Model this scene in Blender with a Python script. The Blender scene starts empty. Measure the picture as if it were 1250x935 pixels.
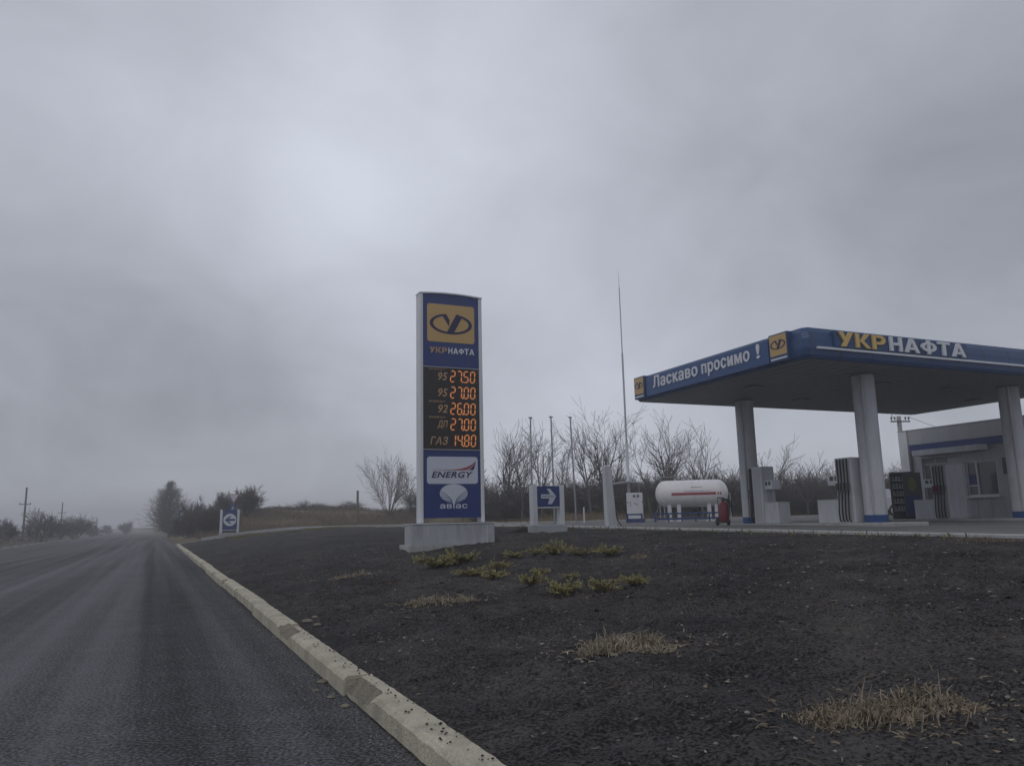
import bpy, math, random
import numpy as np
from mathutils import Vector, Matrix, noise as mnoise

sc = bpy.context.scene
col = sc.collection
R = math.radians
# ------------------------------------------------------------------ camera
F = 960.0; PITCH = R(9.9); ROLL = R(-1.3); CAM_H = 1.25
cam_d = bpy.data.cameras.new('camera'); cam = bpy.data.objects.new('camera', cam_d); col.objects.link(cam)
cam_d.sensor_width = 36; cam_d.lens = F / 1250 * 36; cam_d.clip_end = 5000; cam_d.clip_start = 0.05
cam.matrix_world = (Matrix.Translation((0, 0, CAM_H)) @ Matrix.Rotation(R(90) + PITCH, 4, 'X') @ Matrix.Rotation(ROLL, 4, 'Z'))
sc.camera = cam

def ray(u, v):
    x = (u - 625) / F; y = -(v - 467.5) / F
    c, s = math.cos(ROLL), math.sin(ROLL)
    X = x * c - y * s; Y = x * s + y * c
    return np.array([X, math.cos(PITCH) - Y * math.sin(PITCH), math.sin(PITCH) + Y * math.cos(PITCH)])
def P(u, v, d):
    r = ray(u, v); return r * (d / r[1]) + np.array([0, 0, CAM_H])
def pdir(u, v):
    r = ray(u, v); return r / np.linalg.norm(r)

# ------------------------------------------------------------------ exposure, world, sun
sc.view_settings.view_transform = 'Standard'
try: sc.view_settings.look = 'None'
except Exception: pass
sc.view_settings.exposure = 0.0; sc.view_settings.gamma = 1.0
sc.view_settings.use_curve_mapping = False
sc.cycles.use_denoising = True
sc.cycles.max_bounces = 6; sc.cycles.diffuse_bounces = 3; sc.cycles.volume_bounces = 3
sc.cycles.caustics_reflective = False; sc.cycles.caustics_refractive = False

world = bpy.data.worlds.new('World'); sc.world = world; world.use_nodes = True
wn = world.node_tree.nodes; wl = world.node_tree.links
for n in list(wn): wn.remove(n)
def wnode(t, **kw):
    n = wn.new(t)
    for k, v in kw.items(): setattr(n, k, v)
    return n
def wmath(op, a, b=None, c=None):
    n = wnode('ShaderNodeMath', operation=op)
    for i, q in enumerate((a, b, c)):
        if q is None: continue
        if isinstance(q, (int, float)): n.inputs[i].default_value = q
        else: wl.new(q, n.inputs[i])
    return n.outputs[0]
SUN_EL, SUN_AZ = 48, 215          # azimuth measured clockwise from +Y (behind left of the camera)
tc = wnode('ShaderNodeTexCoord'); sep = wnode('ShaderNodeSeparateXYZ'); wl.new(tc.outputs['Generated'], sep.inputs[0])
zden = wmath('ADD', wmath('MAXIMUM', sep.outputs[2], 0.0), 0.55)
cmb = wnode('ShaderNodeCombineXYZ')
wl.new(wmath('DIVIDE', sep.outputs[0], zden), cmb.inputs[0]); wl.new(wmath('DIVIDE', sep.outputs[1], zden), cmb.inputs[1])
n1 = wnode('ShaderNodeTexNoise'); n1.inputs['Scale'].default_value = 1.5; n1.inputs['Detail'].default_value = 5; n1.inputs['Roughness'].default_value = 0.5; n1.inputs['Distortion'].default_value = 0.35
n2 = wnode('ShaderNodeTexNoise'); n2.inputs['Scale'].default_value = 4.2; n2.inputs['Detail'].default_value = 5; n2.inputs['Roughness'].default_value = 0.55; n2.inputs['Distortion'].default_value = 0.5
for n in (n1, n2): wl.new(cmb.outputs[0], n.inputs['Vector'])
lum = wmath('ADD', wmath('MULTIPLY', wmath('SUBTRACT', n1.outputs['Fac'], 0.5), 0.55), 1.0)
lum = wmath('ADD', lum, wmath('MULTIPLY', wmath('SUBTRACT', n2.outputs['Fac'], 0.5), 0.50))
# brighter and darker banks of cloud, each a soft patch of the sky in its own direction
BANKS = [(378, 275, 4.5, .26), (470, 130, 6, .10), (455, 110, 10, .22), (60, 120, 10, .12), (640, 40, 9, .12), (330, 190, 8, .08),
         (200, 520, 8, -.26), (60, 470, 9, -.18), (420, 515, 6, -.16), (1180, 230, 15, -.21), (1000, 420, 8, -.04),
         (240, 60, 9, -.10), (700, 520, 8, .10), (860, 520, 8, .12)]
for (u, v, w_, g) in BANKS:
    d = pdir(u, v)
    vm = wnode('ShaderNodeVectorMath', operation='DOT_PRODUCT'); wl.new(tc.outputs['Generated'], vm.inputs[0]); vm.inputs[1].default_value = d
    k = 1.0 / (2 * math.radians(w_) ** 2)          # gaussian of the angle: exp(-(1-cos)*2k)
    e = wmath('POWER', math.e, wmath('MULTIPLY', wmath('SUBTRACT', vm.outputs['Value'], 1.0), 2 * k))
    lum = wmath('ADD', lum, wmath('MULTIPLY', e, g))
# sky brighter low ahead, dimmed overhead to keep the ground light down
lum = wmath('MULTIPLY', lum, wmath('ADD', 1.40, wmath('MULTIPLY', wmath('MAXIMUM', sep.outputs[2], 0.0), -0.22)))
lum = wmath('MULTIPLY', lum, wmath('ADD', 1.0, wmath('MULTIPLY', wmath('POWER', math.e, wmath('MULTIPLY', wmath('MAXIMUM', sep.outputs[2], 0.0), -12.0)), 0.34)))      # bright strip under the cloud base
lum = wmath('MULTIPLY', lum, wmath('ADD', 0.86, wmath('MULTIPLY', sep.outputs[1], 0.16)))      # unseen sky behind the camera dimmed to hold back light on the scene
cloudc = wnode('ShaderNodeMix', data_type='RGBA'); cloudc.blend_type = 'MULTIPLY'; cloudc.inputs[0].default_value = 1
cloudc.inputs[6].default_value = (3.52, 3.68, 4.16, 1)
wl.new(lum, cloudc.inputs[7])
nish = wnode('ShaderNodeTexSky'); nish.sky_type = 'NISHITA'; nish.sun_disc = False
nish.sun_elevation = R(SUN_EL); nish.sun_rotation = R(SUN_AZ)
mixs = wnode('ShaderNodeMix', data_type='RGBA'); mixs.inputs[0].default_value = 0.93
wl.new(nish.outputs[0], mixs.inputs[6]); wl.new(cloudc.outputs[2], mixs.inputs[7])
bg = wnode('ShaderNodeBackground'); bg.inputs['Strength'].default_value = 0.1
wl.new(mixs.outputs[2], bg.inputs['Color'])
wo = wnode('ShaderNodeOutputWorld'); wl.new(bg.outputs[0], wo.inputs['Surface'])

sun_d = bpy.data.lights.new('sun', 'SUN'); sun_d.energy = 0.5; sun_d.angle = R(28); sun_d.color = (1, .97, .93)
sun = bpy.data.objects.new('sun', sun_d); col.objects.link(sun)
sv = Vector((math.sin(R(SUN_AZ)) * math.cos(R(SUN_EL)), math.cos(R(SUN_AZ)) * math.cos(R(SUN_EL)), math.sin(R(SUN_EL))))
sun.rotation_euler = sv.to_track_quat('Z', 'Y').to_euler(); sun.location = (0, 0, 60)

# ------------------------------------------------------------------ site frame: s = metres right of the road kerb, t = metres along the road
AZ = R(24.2)
DV = np.array([-math.sin(AZ), math.cos(AZ)]); NV = np.array([math.cos(AZ), math.sin(AZ)])
OV = np.array([-0.506, 4.376])
def bend(t): return -4.5 * (np.maximum(0, np.asarray(t, float) - 70) / 190) ** 2
def sm(x):
    x = np.clip(x, 0, 1); return x * x * (3 - 2 * x)
def zt(s, t):
    s = np.asarray(s, float); t = np.asarray(t, float)
    zf = np.clip(.70 + .012 * t, .60, 1.0)
    bed = .12 + (zf - .12) * np.sin(np.pi / 2 * np.clip(s / 11, 0, 1))
    z = np.where(s <= 0, 0.0, bed)
    z = np.where((s > 0) & (t > 56.8), (zf) * np.sin(np.pi / 2 * np.clip(s / 11, 0, 1)), z)
    t0 = 66 - 24 * sm((s - 20) / 7)
    amp = 1.75 - .75 * sm((s - 15) / 15)
    m = amp * sm((t - t0) / 13) * sm((s - 1.5) / 6) * (1 - .6 * sm((t - 120) / 80))
    z = z + np.where(s > 0, m, 0)
    z = z + np.where(s < -13, .4 * sm((-13.4 - s) / 4), 0)
    return z
def W(s, t, z=0.0):
    ss = s + float(bend(t)); q = OV + ss * NV + t * DV
    return Vector((q[0], q[1], z))
def G(s, t): return W(s, t, float(zt(s, t)))
def st_of(p):
    q = np.array(p[:2]) - OV; t = float(q @ DV); return float(q @ NV) - float(bend(t)), t
def at_px(u, d):
    """the point of the ground at forward distance d under the vertical line of column u"""
    p = P(u, 630, d); s, t = st_of(p); return s, t
def ground_px(u, v):
    """where the sight line through a pixel meets the ground"""
    r = ray(u, v); k = 2.0
    while k < 200:
        p = r * k + np.array([0, 0, CAM_H]); s, t = st_of(p)
        if p[2] <= float(zt(s, t)): return s, t
        k += .02
    return s, t
def ztop(u, v, d): return float(P(u, v, d)[2])

# ------------------------------------------------------------------ materials
def mat(name, c, rough=.6, var=.12, scale=3.0, fine=60.0, bump=0.0, bscale=40.0, metal=0.0, spec=.35, dirt=None, dirt_amt=.35, emit=None, estr=1.0):
    m = bpy.data.materials.new(name); m.use_nodes = True
    nt = m.node_tree; N = nt.nodes; L = nt.links
    b = N['Principled BSDF']; b.inputs['Roughness'].default_value = rough; b.inputs['Metallic'].default_value = metal
    b.inputs['Specular IOR Level'].default_value = spec
    t = N.new('ShaderNodeTexCoord')
    a = N.new('ShaderNodeTexNoise'); a.inputs['Scale'].default_value = scale; a.inputs['Detail'].default_value = 6; a.inputs['Roughness'].default_value = .65
    f = N.new('ShaderNodeTexNoise'); f.inputs['Scale'].default_value = fine; f.inputs['Detail'].default_value = 3
    L.new(t.outputs['Object'], a.inputs['Vector']); L.new(t.outputs['Object'], f.inputs['Vector'])
    r = N.new('ShaderNodeMapRange'); r.inputs[1].default_value = .3; r.inputs[2].default_value = .7; r.inputs[3].default_value = 1 - var; r.inputs[4].default_value = 1 + var
    ad = N.new('ShaderNodeMath'); ad.operation = 'ADD'
    ml = N.new('ShaderNodeMath'); ml.operation = 'MULTIPLY_ADD'; ml.inputs[1].default_value = .6; ml.inputs[2].default_value = -.1
    L.new(a.outputs['Fac'], ml.inputs[0])
    mf = N.new('ShaderNodeMath'); mf.operation = 'MULTIPLY'; mf.inputs[1].default_value = .6; L.new(f.outputs['Fac'], mf.inputs[0])
    L.new(ml.outputs[0], ad.inputs[0]); L.new(mf.outputs[0], ad.inputs[1]); L.new(ad.outputs[0], r.inputs[0])
    mx = N.new('ShaderNodeMix'); mx.data_type = 'RGBA'; mx.blend_type = 'MULTIPLY'; mx.inputs[0].default_value = 1
    mx.inputs[6].default_value = (*c, 1); L.new(r.outputs[0], mx.inputs[7])
    out = mx.outputs[2]
    if dirt:
        d = N.new('ShaderNodeTexNoise'); d.inputs['Scale'].default_value = 1.7; d.inputs['Detail'].default_value = 8; d.inputs['Roughness'].default_value = .7
        mp = N.new('ShaderNodeMapping'); mp.inputs['Scale'].default_value = (2.5, 2.5, .5); L.new(t.outputs['Object'], mp.inputs[0]); L.new(mp.outputs[0], d.inputs['Vector'])
        rr = N.new('ShaderNodeMapRange'); rr.inputs[1].default_value = .45; rr.inputs[2].default_value = .75; rr.inputs[4].default_value = dirt_amt; L.new(d.outputs['Fac'], rr.inputs[0])
        m2 = N.new('ShaderNodeMix'); m2.data_type = 'RGBA'; L.new(rr.outputs[0], m2.inputs[0]); L.new(out, m2.inputs[6]); m2.inputs[7].default_value = (*dirt, 1)
        out = m2.outputs[2]
    L.new(out, b.inputs['Base Color'])
    if bump:
        bp = N.new('ShaderNodeBump'); bp.inputs['Strength'].default_value = bump; bp.inputs['Distance'].default_value = .02
        bn = N.new('ShaderNodeTexNoise'); bn.inputs['Scale'].default_value = bscale; bn.inputs['Detail'].default_value = 6; L.new(t.outputs['Object'], bn.inputs['Vector'])
        L.new(bn.outputs['Fac'], bp.inputs['Height']); L.new(bp.outputs[0], b.inputs['Normal'])
    if emit:
        b.inputs['Emission Color'].default_value = (*emit, 1); b.inputs['Emission Strength'].default_value = estr
    return m
def glass(name, c=(.03, .035, .04), rough=.08):
    m = mat(name, c, rough, .1, spec=.6); return m

GRIME = (.10, .09, .08)
def ground_mat(name, dark, light, pale, streak=0.0, scale=1.2, speck=90.0, cover=.62, bump=.8, rough=.9, patch=None):
    """granular ground: large blotches, optional wear streaks along the road, grains and pale specks"""
    m = bpy.data.materials.new(name); m.use_nodes = True; N = m.node_tree.nodes; L = m.node_tree.links
    b = N['Principled BSDF']; b.inputs['Roughness'].default_value = rough; b.inputs['Specular IOR Level'].default_value = .06
    tc = N.new('ShaderNodeTexCoord'); rot = N.new('ShaderNodeMapping'); rot.inputs['Rotation'].default_value = (0, 0, -R(24.2)); L.new(tc.outputs['Object'], rot.inputs[0])
    def noise(sc, det=5, ro=.6, vec=None):
        n = N.new('ShaderNodeTexNoise'); n.inputs['Scale'].default_value = sc; n.inputs['Detail'].default_value = det; n.inputs['Roughness'].default_value = ro; L.new(vec or tc.outputs['Object'], n.inputs['Vector']); return n.outputs['Fac']
    def mth(op, x, y, z=None):
        n = N.new('ShaderNodeMath'); n.operation = op
        for i, q in enumerate((x, y, z)):
            if q is None: continue
            if isinstance(q, (int, float)): n.inputs[i].default_value = q
            else: L.new(q, n.inputs[i])
        return n.outputs[0]
    big = noise(scale, 7, .65); mid = noise(scale * 9, 6, .7); grain = noise(speck, 3, .7)
    f = mth('ADD', mth('MULTIPLY', mth('SUBTRACT', big, .5), .5 if streak else 1.6), mth('ADD', mth('MULTIPLY', mth('SUBTRACT', mid, .5), .7 if streak else 1.6), mth('MULTIPLY', mth('SUBTRACT', grain, .5), 4.6)))
    if streak:
        sm_ = N.new('ShaderNodeMapping'); sm_.inputs['Scale'].default_value = (2.2, .02, 1); L.new(rot.outputs[0], sm_.inputs[0])
        sm2 = N.new('ShaderNodeMapping'); sm2.inputs['Scale'].default_value = (.8, .012, 1); L.new(rot.outputs[0], sm2.inputs[0])
        f = mth('ADD', f, mth('ADD', mth('MULTIPLY', mth('SUBTRACT', noise(1.0, 3, .5, sm_.outputs[0]), .5), streak), mth('MULTIPLY', mth('SUBTRACT', noise(1.0, 2, .5, sm2.outputs[0]), .5), streak)))
    f = mth('ADD', f, .5)
    mx = N.new('ShaderNodeMix'); mx.data_type = 'RGBA'; mx.clamp_factor = True; L.new(f, mx.inputs[0]); mx.inputs[6].default_value = (*dark, 1); mx.inputs[7].default_value = (*light, 1)
    if patch:      # drier, browner ground in ragged patches
        pn = N.new('ShaderNodeMapRange'); pn.inputs[1].default_value = .46; pn.inputs[2].default_value = .62; L.new(noise(.55, 8, .72), pn.inputs[0])
        m3 = N.new('ShaderNodeMix'); m3.data_type = 'RGBA'; m3.blend_type = 'MULTIPLY'; L.new(pn.outputs[0], m3.inputs[0]); L.new(mx.outputs[2], m3.inputs[6]); m3.inputs[7].default_value = (*patch, 1); mx = m3
    v = N.new('ShaderNodeTexVoronoi'); v.inputs['Scale'].default_value = speck * .55; v.inputs['Randomness'].default_value = 1; L.new(tc.outputs['Object'], v.inputs['Vector'])
    cs_ = N.new('ShaderNodeSeparateColor'); L.new(v.outputs['Color'], cs_.inputs[0])
    sp = mth('MULTIPLY', mth('GREATER_THAN', cs_.outputs[0], 1 - (1 - cover) * .3), mth('LESS_THAN', v.outputs['Distance'], mth('MULTIPLY', cs_.outputs[1], .34)))
    m2 = N.new('ShaderNodeMix'); m2.data_type = 'RGBA'; L.new(mth('MULTIPLY', sp, .7), m2.inputs[0]); L.new(mx.outputs[2], m2.inputs[6]); m2.inputs[7].default_value = (*pale, 1)
    L.new(m2.outputs[2], b.inputs['Base Color'])
    bp = N.new('ShaderNodeBump'); bp.inputs['Strength'].default_value = bump; bp.inputs['Distance'].default_value = .03
    L.new(mth('ADD', mid, mth('MULTIPLY', grain, .7)), bp.inputs['Height']); L.new(bp.outputs[0], b.inputs['Normal'])
    return m
M = dict(
    soil=ground_mat('soil', (.018, .0175, .019), (.094, .090, .090), (.26, .24, .21), 0, .9, 45, .75, 1.0, .95, (1.34, 1.28, 1.20)),
    asphalt_new=ground_mat('asphalt_new', (.037, .036, .039), (.180, .180, .192), (.26, .26, .26), 1.8, .35, 42, .8, .8, .85),
    asphalt_old=ground_mat('asphalt_old', (.060, .060, .066), (.170, .168, .172), (.27, .27, .27), 1.8, .3, 42, .8, .6, .9),
    forecourt=mat('forecourt', (.17, .168, .168), .85, .3, .6, 30, .3, 60, spec=.2, dirt=(.07, .068, .066), dirt_amt=.6),
    field=mat('field', (.14, .112, .072), .95, .4, .25, 8, .8, 20, spec=.1),
    verge=mat('verge', (.085, .075, .06), .95, .4, .3, 8, .8, 20, spec=.1),
    paint=mat('road_paint', (.62, .62, .62), .8, .35, 3, 30),
    kerb=mat('kerb_concrete', (.51, .475, .375), .9, .30, 2.2, 70, .7, 60, spec=.2, dirt=(.12, .11, .09), dirt_amt=.6),
    kerb_raw=mat('kerb_broken', (.23, .21, .17), .95, .4, 9, 60, .9, 60, spec=.1),
    concrete=mat('concrete', (.40, .40, .40), .9, .2, 2, 50, .4, 50, spec=.2, dirt=GRIME, dirt_amt=.4),
    white=mat('white_metal', (.66, .67, .70), .45, .07, 1.2, 30, dirt=(.25, .24, .23), dirt_amt=.25),
    white_wall=mat('white_cladding', (.54, .55, .58), .6, .1, 1.2, 30, dirt=(.22, .21, .195), dirt_amt=.42),
    plinth_grey=mat('plinth_grey', (.40, .415, .44), .5, .1, 2, 40, dirt=(.13, .12, .11), dirt_amt=.55),
    shop_wall=mat('shop_wall', (.42, .43, .455), .6, .1, 1.2, 30, dirt=(.18, .17, .16), dirt_amt=.4),
    grey=mat('grey_metal', (.42, .43, .45), .45, .08, 1.5, 30, dirt=GRIME, dirt_amt=.2),
    pole=mat('pole_grey', (.24, .25, .27), .5, .1),
    nozred=mat('nozzle_red', (.15, .035, .045), .5, .1),
    dgrey=mat('dark_grey', (.09, .09, .10), .5, .1),
    black=mat('black_rubber', (.018, .018, .02), .6, .15),
    blue=mat('sign_blue', (.022, .042, .17), .35, .08, 1, 20, dirt=(.05, .06, .12), dirt_amt=.25),
    blue2=mat('fascia_blue', (.020, .062, .17), .4, .10, .8, 20, dirt=(.035, .045, .075), dirt_amt=.65),
    blue3=mat('panel_blue', (.024, .070, .205), .35, .06, .8, 20),
    yellow=mat('sign_yellow', (.52, .345, .135), .4, .06, 1.2, 20),
    emblem_dark=mat('emblem_ink', (.022, .02, .075), .5, .1),
    lwhite=mat('letter_white', (.66, .68, .72), .4, .05),
    lyellow=mat('letter_yellow', (.64, .44, .14), .4, .05),
    plate=mat('plate_white', (.55, .58, .66), .4, .05),
    ltan=mat('letter_tan', (.46, .29, .15), .5, .05),
    lred=mat('letter_red', (.33, .06, .075), .5, .08),
    display=mat('display_black', (.022, .019, .018), .35, .15),
    led=mat('led_orange', (.20, .06, .02), .5, .02, emit=(1.0, .38, .12), estr=.36),
    led_off=mat('led_off', (.055, .016, .012), .5, .05),
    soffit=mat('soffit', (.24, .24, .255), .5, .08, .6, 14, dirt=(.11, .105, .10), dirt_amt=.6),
    glass=glass('dark_glass'), glass2=mat('pane_glass', (.10, .115, .12), .12, .15, spec=.6),
    red=mat('red_paint', (.15, .024, .038), .4, .1, dirt=(.12, .02, .03), dirt_amt=.3),
    silver=mat('car_paint', (.45, .46, .49), .3, .05, metal=.3),
    rail_blue=mat('rail_blue', (.03, .055, .17), .5, .1, dirt=GRIME, dirt_amt=.3),
    tank=mat('tank_white', (.80, .78, .79), .35, .05, .8, 20, dirt=(.45, .42, .40), dirt_amt=.3),
    bark=mat('bark', (.115, .105, .102), .9, .3, 4, 40, spec=.1),
    twig=mat('twig', (.112, .10, .096), .9, .25, 4, 40, spec=.1),
    twig2=mat('twig_brown', (.10, .078, .065), .9, .25, 4, 40, spec=.1),
    wood=mat('weathered_wood', (.14, .125, .11), .9, .25, 3, 40),
    straw=mat('straw', (.29, .245, .185), .9, .3, 4, 20, spec=.1),
    straw2=mat('straw_dark', (.17, .135, .10), .9, .3, 4, 20, spec=.1),
    straw3=mat('straw_pale', (.42, .38, .30), .9, .25, 4, 20, spec=.1),
    grass_dry=mat('grass_dry', (.245, .185, .10), .9, .35, .3, 8, spec=.1),
    grass_dull=mat('grass_dull', (.16, .125, .085), .9, .35, .3, 8, spec=.1),
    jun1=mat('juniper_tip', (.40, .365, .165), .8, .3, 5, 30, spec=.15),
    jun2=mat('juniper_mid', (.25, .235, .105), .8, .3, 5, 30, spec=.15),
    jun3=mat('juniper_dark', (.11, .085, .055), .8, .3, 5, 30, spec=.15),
    weed=mat('weed', (.12, .12, .05), .9, .3, 4, 20, spec=.1),
    deadweed=mat('dead_weed', (.12, .085, .07), .9, .3, 4, 20, spec=.1),
    leaf=mat('dead_leaf', (.26, .21, .16), .9, .35, 6, 20, spec=.1),
    stone=mat('stone', (.24, .23, .22), .9, .3, 4, 20),
    green_yel=mat('poster_green', (.17, .19, .05), .5, .1),
    oil=mat('bottles', (.36, .39, .40), .5, .5, 8, 30),
)

# ------------------------------------------------------------------ mesh builder
class MB:
    def __init__(s): s.v = []; s.f = []; s.m = []
    def add(s, vs, fs, m=0):
        o = len(s.v); s.v.extend(tuple(map(float, q)) for q in vs)
        for f in fs: s.f.append([i + o for i in f]); s.m.append(m)
        return s
    def box(s, x0, y0, z0, x1, y1, z1, m=0):
        vs = [(x0, y0, z0), (x1, y0, z0), (x1, y1, z0), (x0, y1, z0), (x0, y0, z1), (x1, y0, z1), (x1, y1, z1), (x0, y1, z1)]
        return s.add(vs, [(0, 3, 2, 1), (4, 5, 6, 7), (0, 1, 5, 4), (1, 2, 6, 5), (2, 3, 7, 6), (3, 0, 4, 7)], m)
    def hexa(s, lo, hi, m=0):
        """lo, hi: four bottom / top points in the same turning order"""
        return s.add(list(lo) + list(hi), [(0, 3, 2, 1), (4, 5, 6, 7), (0, 1, 5, 4), (1, 2, 6, 5), (2, 3, 7, 6), (3, 0, 4, 7)], m)
    def tube(s, p0, p1, r0, r1=None, n=8, m=0, cap=True):
        r1 = r0 if r1 is None else r1
        a = Vector(p0); b = Vector(p1); d = (b - a)
        if d.length < 1e-6: return s
        d.normalize(); x = d.orthogonal().normalized(); y = d.cross(x)
        vs = []
        for (c, r) in ((a, r0), (b, r1)):
            for i in range(n):
                w = 2 * math.pi * i / n; vs.append(c + x * (r * math.cos(w)) + y * (r * math.sin(w)))
        fs = [(i, (i + 1) % n, n + (i + 1) % n, n + i) for i in range(n)]
        if cap: fs += [tuple(range(n - 1, -1, -1)), tuple(range(n, 2 * n))]
        return s.add(vs, fs, m)
    def path(s, pts, r, n=8, m=0):
        for a, b in zip(pts, pts[1:]): s.tube(a, b, r, r, n, m)
        return s
    def prism(s, poly, y0, y1, m=0):
        """polygon in the x-z plane, extruded from y0 (front) to y1"""
        n = len(poly); vs = [(x, y0, z) for x, z in poly] + [(x, y1, z) for x, z in poly]
        A = sum(poly[i][0] * poly[(i + 1) % n][1] - poly[(i + 1) % n][0] * poly[i][1] for i in range(n))
        fr = list(range(n)) if A > 0 else list(range(n - 1, -1, -1))
        fs = [fr, [n + i for i in reversed(fr)]]
        for i in range(n):
            a, b = fr[i], fr[(i + 1) % n]; fs.append((b, a, n + a, n + b))
        return s.add(vs, fs, m)
    def lathe(s, prof, axis='z', c=(0, 0, 0), n=24, m=0):
        vs = []
        for (r, h) in prof:
            for i in range(n):
                w = 2 * math.pi * i / n; a, b = r * math.cos(w), r * math.sin(w)
                q = (a, b, h) if axis == 'z' else ((h, a, b) if axis == 'x' else (b, h, a))
                vs.append((q[0] + c[0], q[1] + c[1], q[2] + c[2]))
        fs = []
        for k in range(len(prof) - 1):
            for i in range(n):
                j = (i + 1) % n; fs.append((k * n + i, k * n + j, (k + 1) * n + j, (k + 1) * n + i))
        fs += [tuple(range(n - 1, -1, -1)), tuple(range((len(prof) - 1) * n, len(prof) * n))]
        return s.add(vs, fs, m)
    def strip(s, outer, inner, y0, y1, m=0):
        """solid band between two open outlines of equal length in the x-z plane"""
        for i in range(len(outer) - 1):
            s.prism([outer[i], outer[i + 1], inner[i + 1], inner[i]], y0, y1, m)
        return s
def raw(name, v, f, mats, parent=None, mi=None, smooth=False):
    me = bpy.data.meshes.new(name); me.from_pydata(v, [], f)
    for q in (mats if isinstance(mats, (list, tuple)) else [mats]): me.materials.append(q)
    if mi is not None: me.polygons.foreach_set('material_index', mi)
    if smooth: me.polygons.foreach_set('use_smooth', [True] * len(me.polygons))
    me.update()
    o = bpy.data.objects.new(name, me); col.objects.link(o)
    if parent: o.parent = parent
    return o
def obj(name, mb, mats, parent=None, bevel=0, smooth=False, loc=None, rotz=None):
    o = raw(name, mb.v, mb.f, mats, parent, mb.m)
    if smooth:
        o.data.polygons.foreach_set('use_smooth', [True] * len(o.data.polygons)); o.data.set_sharp_from_angle(angle=R(35))
    if bevel:
        b = o.modifiers.new('bevel', 'BEVEL'); b.width = bevel; b.segments = 2; b.limit_method = 'ANGLE'; b.angle_limit = R(40)
    if loc is not None: o.location = loc
    if rotz is not None: o.rotation_euler = (0, 0, rotz)
    return o
def tag(o, label=None, cat=None, group=None, kind=None):
    if label: o['label'] = label
    if cat: o['category'] = cat
    if group: o['group'] = group
    if kind: o['kind'] = kind
    return o
def thing(name, label, cat, loc, rotz=AZ, group=None):
    o = bpy.data.objects.new(name, None); col.objects.link(o); o.empty_display_size = .2
    o.location = loc; o.rotation_euler = (0, 0, rotz); return tag(o, label, cat, group)
def copy_tree(o, parent=None):
    c = o.copy(); col.objects.link(c)
    if parent: c.parent = parent
    for ch in [q for q in o.children]: copy_tree(ch, c)
    return c

_tc = {}
def text_geo(body, bold=0.0, shear=0.0):
    k = (body, bold, shear)
    if k in _tc: return _tc[k]
    cu = bpy.data.curves.new('tmp', 'FONT'); cu.body = body; cu.size = 1; cu.extrude = .05; cu.offset = bold; cu.shear = shear; cu.resolution_u = 4; cu.space_character = 1.0 + bold * 4.5
    o = bpy.data.objects.new('tmp', cu); col.objects.link(o)
    dg = bpy.context.evaluated_depsgraph_get(); dg.update()
    me = bpy.data.meshes.new_from_object(o.evaluated_get(dg))
    v = [tuple(q.co) for q in me.vertices]; f = [list(p.vertices) for p in me.polygons]
    bpy.data.objects.remove(o); bpy.data.curves.remove(cu); bpy.data.meshes.remove(me)
    _tc[k] = (v, f); return _tc[k]
def put_text(mb, body, x0, x1, z0, z1, y, th=.01, bold=0.0, shear=0.0, m=0, only=None, tr=None):
    """letters filling the rectangle x0..x1, z0..z1 on the plane y (facing -y), th thick"""
    v, f = text_geo(body, bold, shear)
    xs = [q[0] for q in v]; ys = [q[1] for q in v]; a, b, c, d = min(xs), max(xs), min(ys), max(ys)
    out = [(x0 + (q[0] - a) / (b - a) * (x1 - x0), y - th * (q[2] + .05) / .1, z0 + (q[1] - c) / (d - c) * (z1 - z0)) for q in v]
    if tr: out = [tr(q) for q in out]
    mb.add(out, f, m); return mb
def rrect(x0, z0, x1, z1, r, n=5):
    p = []
    for cx, cz, a0 in ((x1 - r, z1 - r, 0), (x0 + r, z1 - r, 90), (x0 + r, z0 + r, 180), (x1 - r, z0 + r, 270)):
        for i in range(n + 1):
            a = R(a0 + 90 * i / n); p.append((cx + r * math.cos(a), cz + r * math.sin(a)))
    return p
def ellipse(cx, cz, a, b, n=40): return [(cx + a * math.cos(2 * math.pi * i / n), cz + b * math.sin(2 * math.pi * i / n)) for i in range(n)]
def emblem(mb, cx, cz, w, y, th, m=0):
    """oval ring crossed by a slanted Y"""
    a, b = w * .5, w * .235
    outer = []; inner = []
    for i in range(61):
        ang = R(108 + (360 - 46) * i / 60)
        outer.append((cx + a * math.cos(ang), cz + b * math.sin(ang)))
        inner.append((cx + a * .845 * math.cos(ang), cz + b * .80 * math.sin(ang)))
    mb.strip(outer, inner, y - th, y, m)
    S = w
    mb.prism([(cx - .21 * S, cz + .195 * S), (cx - .115 * S, cz + .225 * S), (cx - .035 * S, cz + .09 * S), (cx - .05 * S, cz - .055 * S)], y - th * 1.2, y, m)
    mb.prism([(cx + .13 * S, cz + .235 * S), (cx + .275 * S, cz + .19 * S), (cx + .05 * S, cz - .225 * S), (cx - .115 * S, cz - .225 * S)], y - th * 1.2, y, m)

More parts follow.
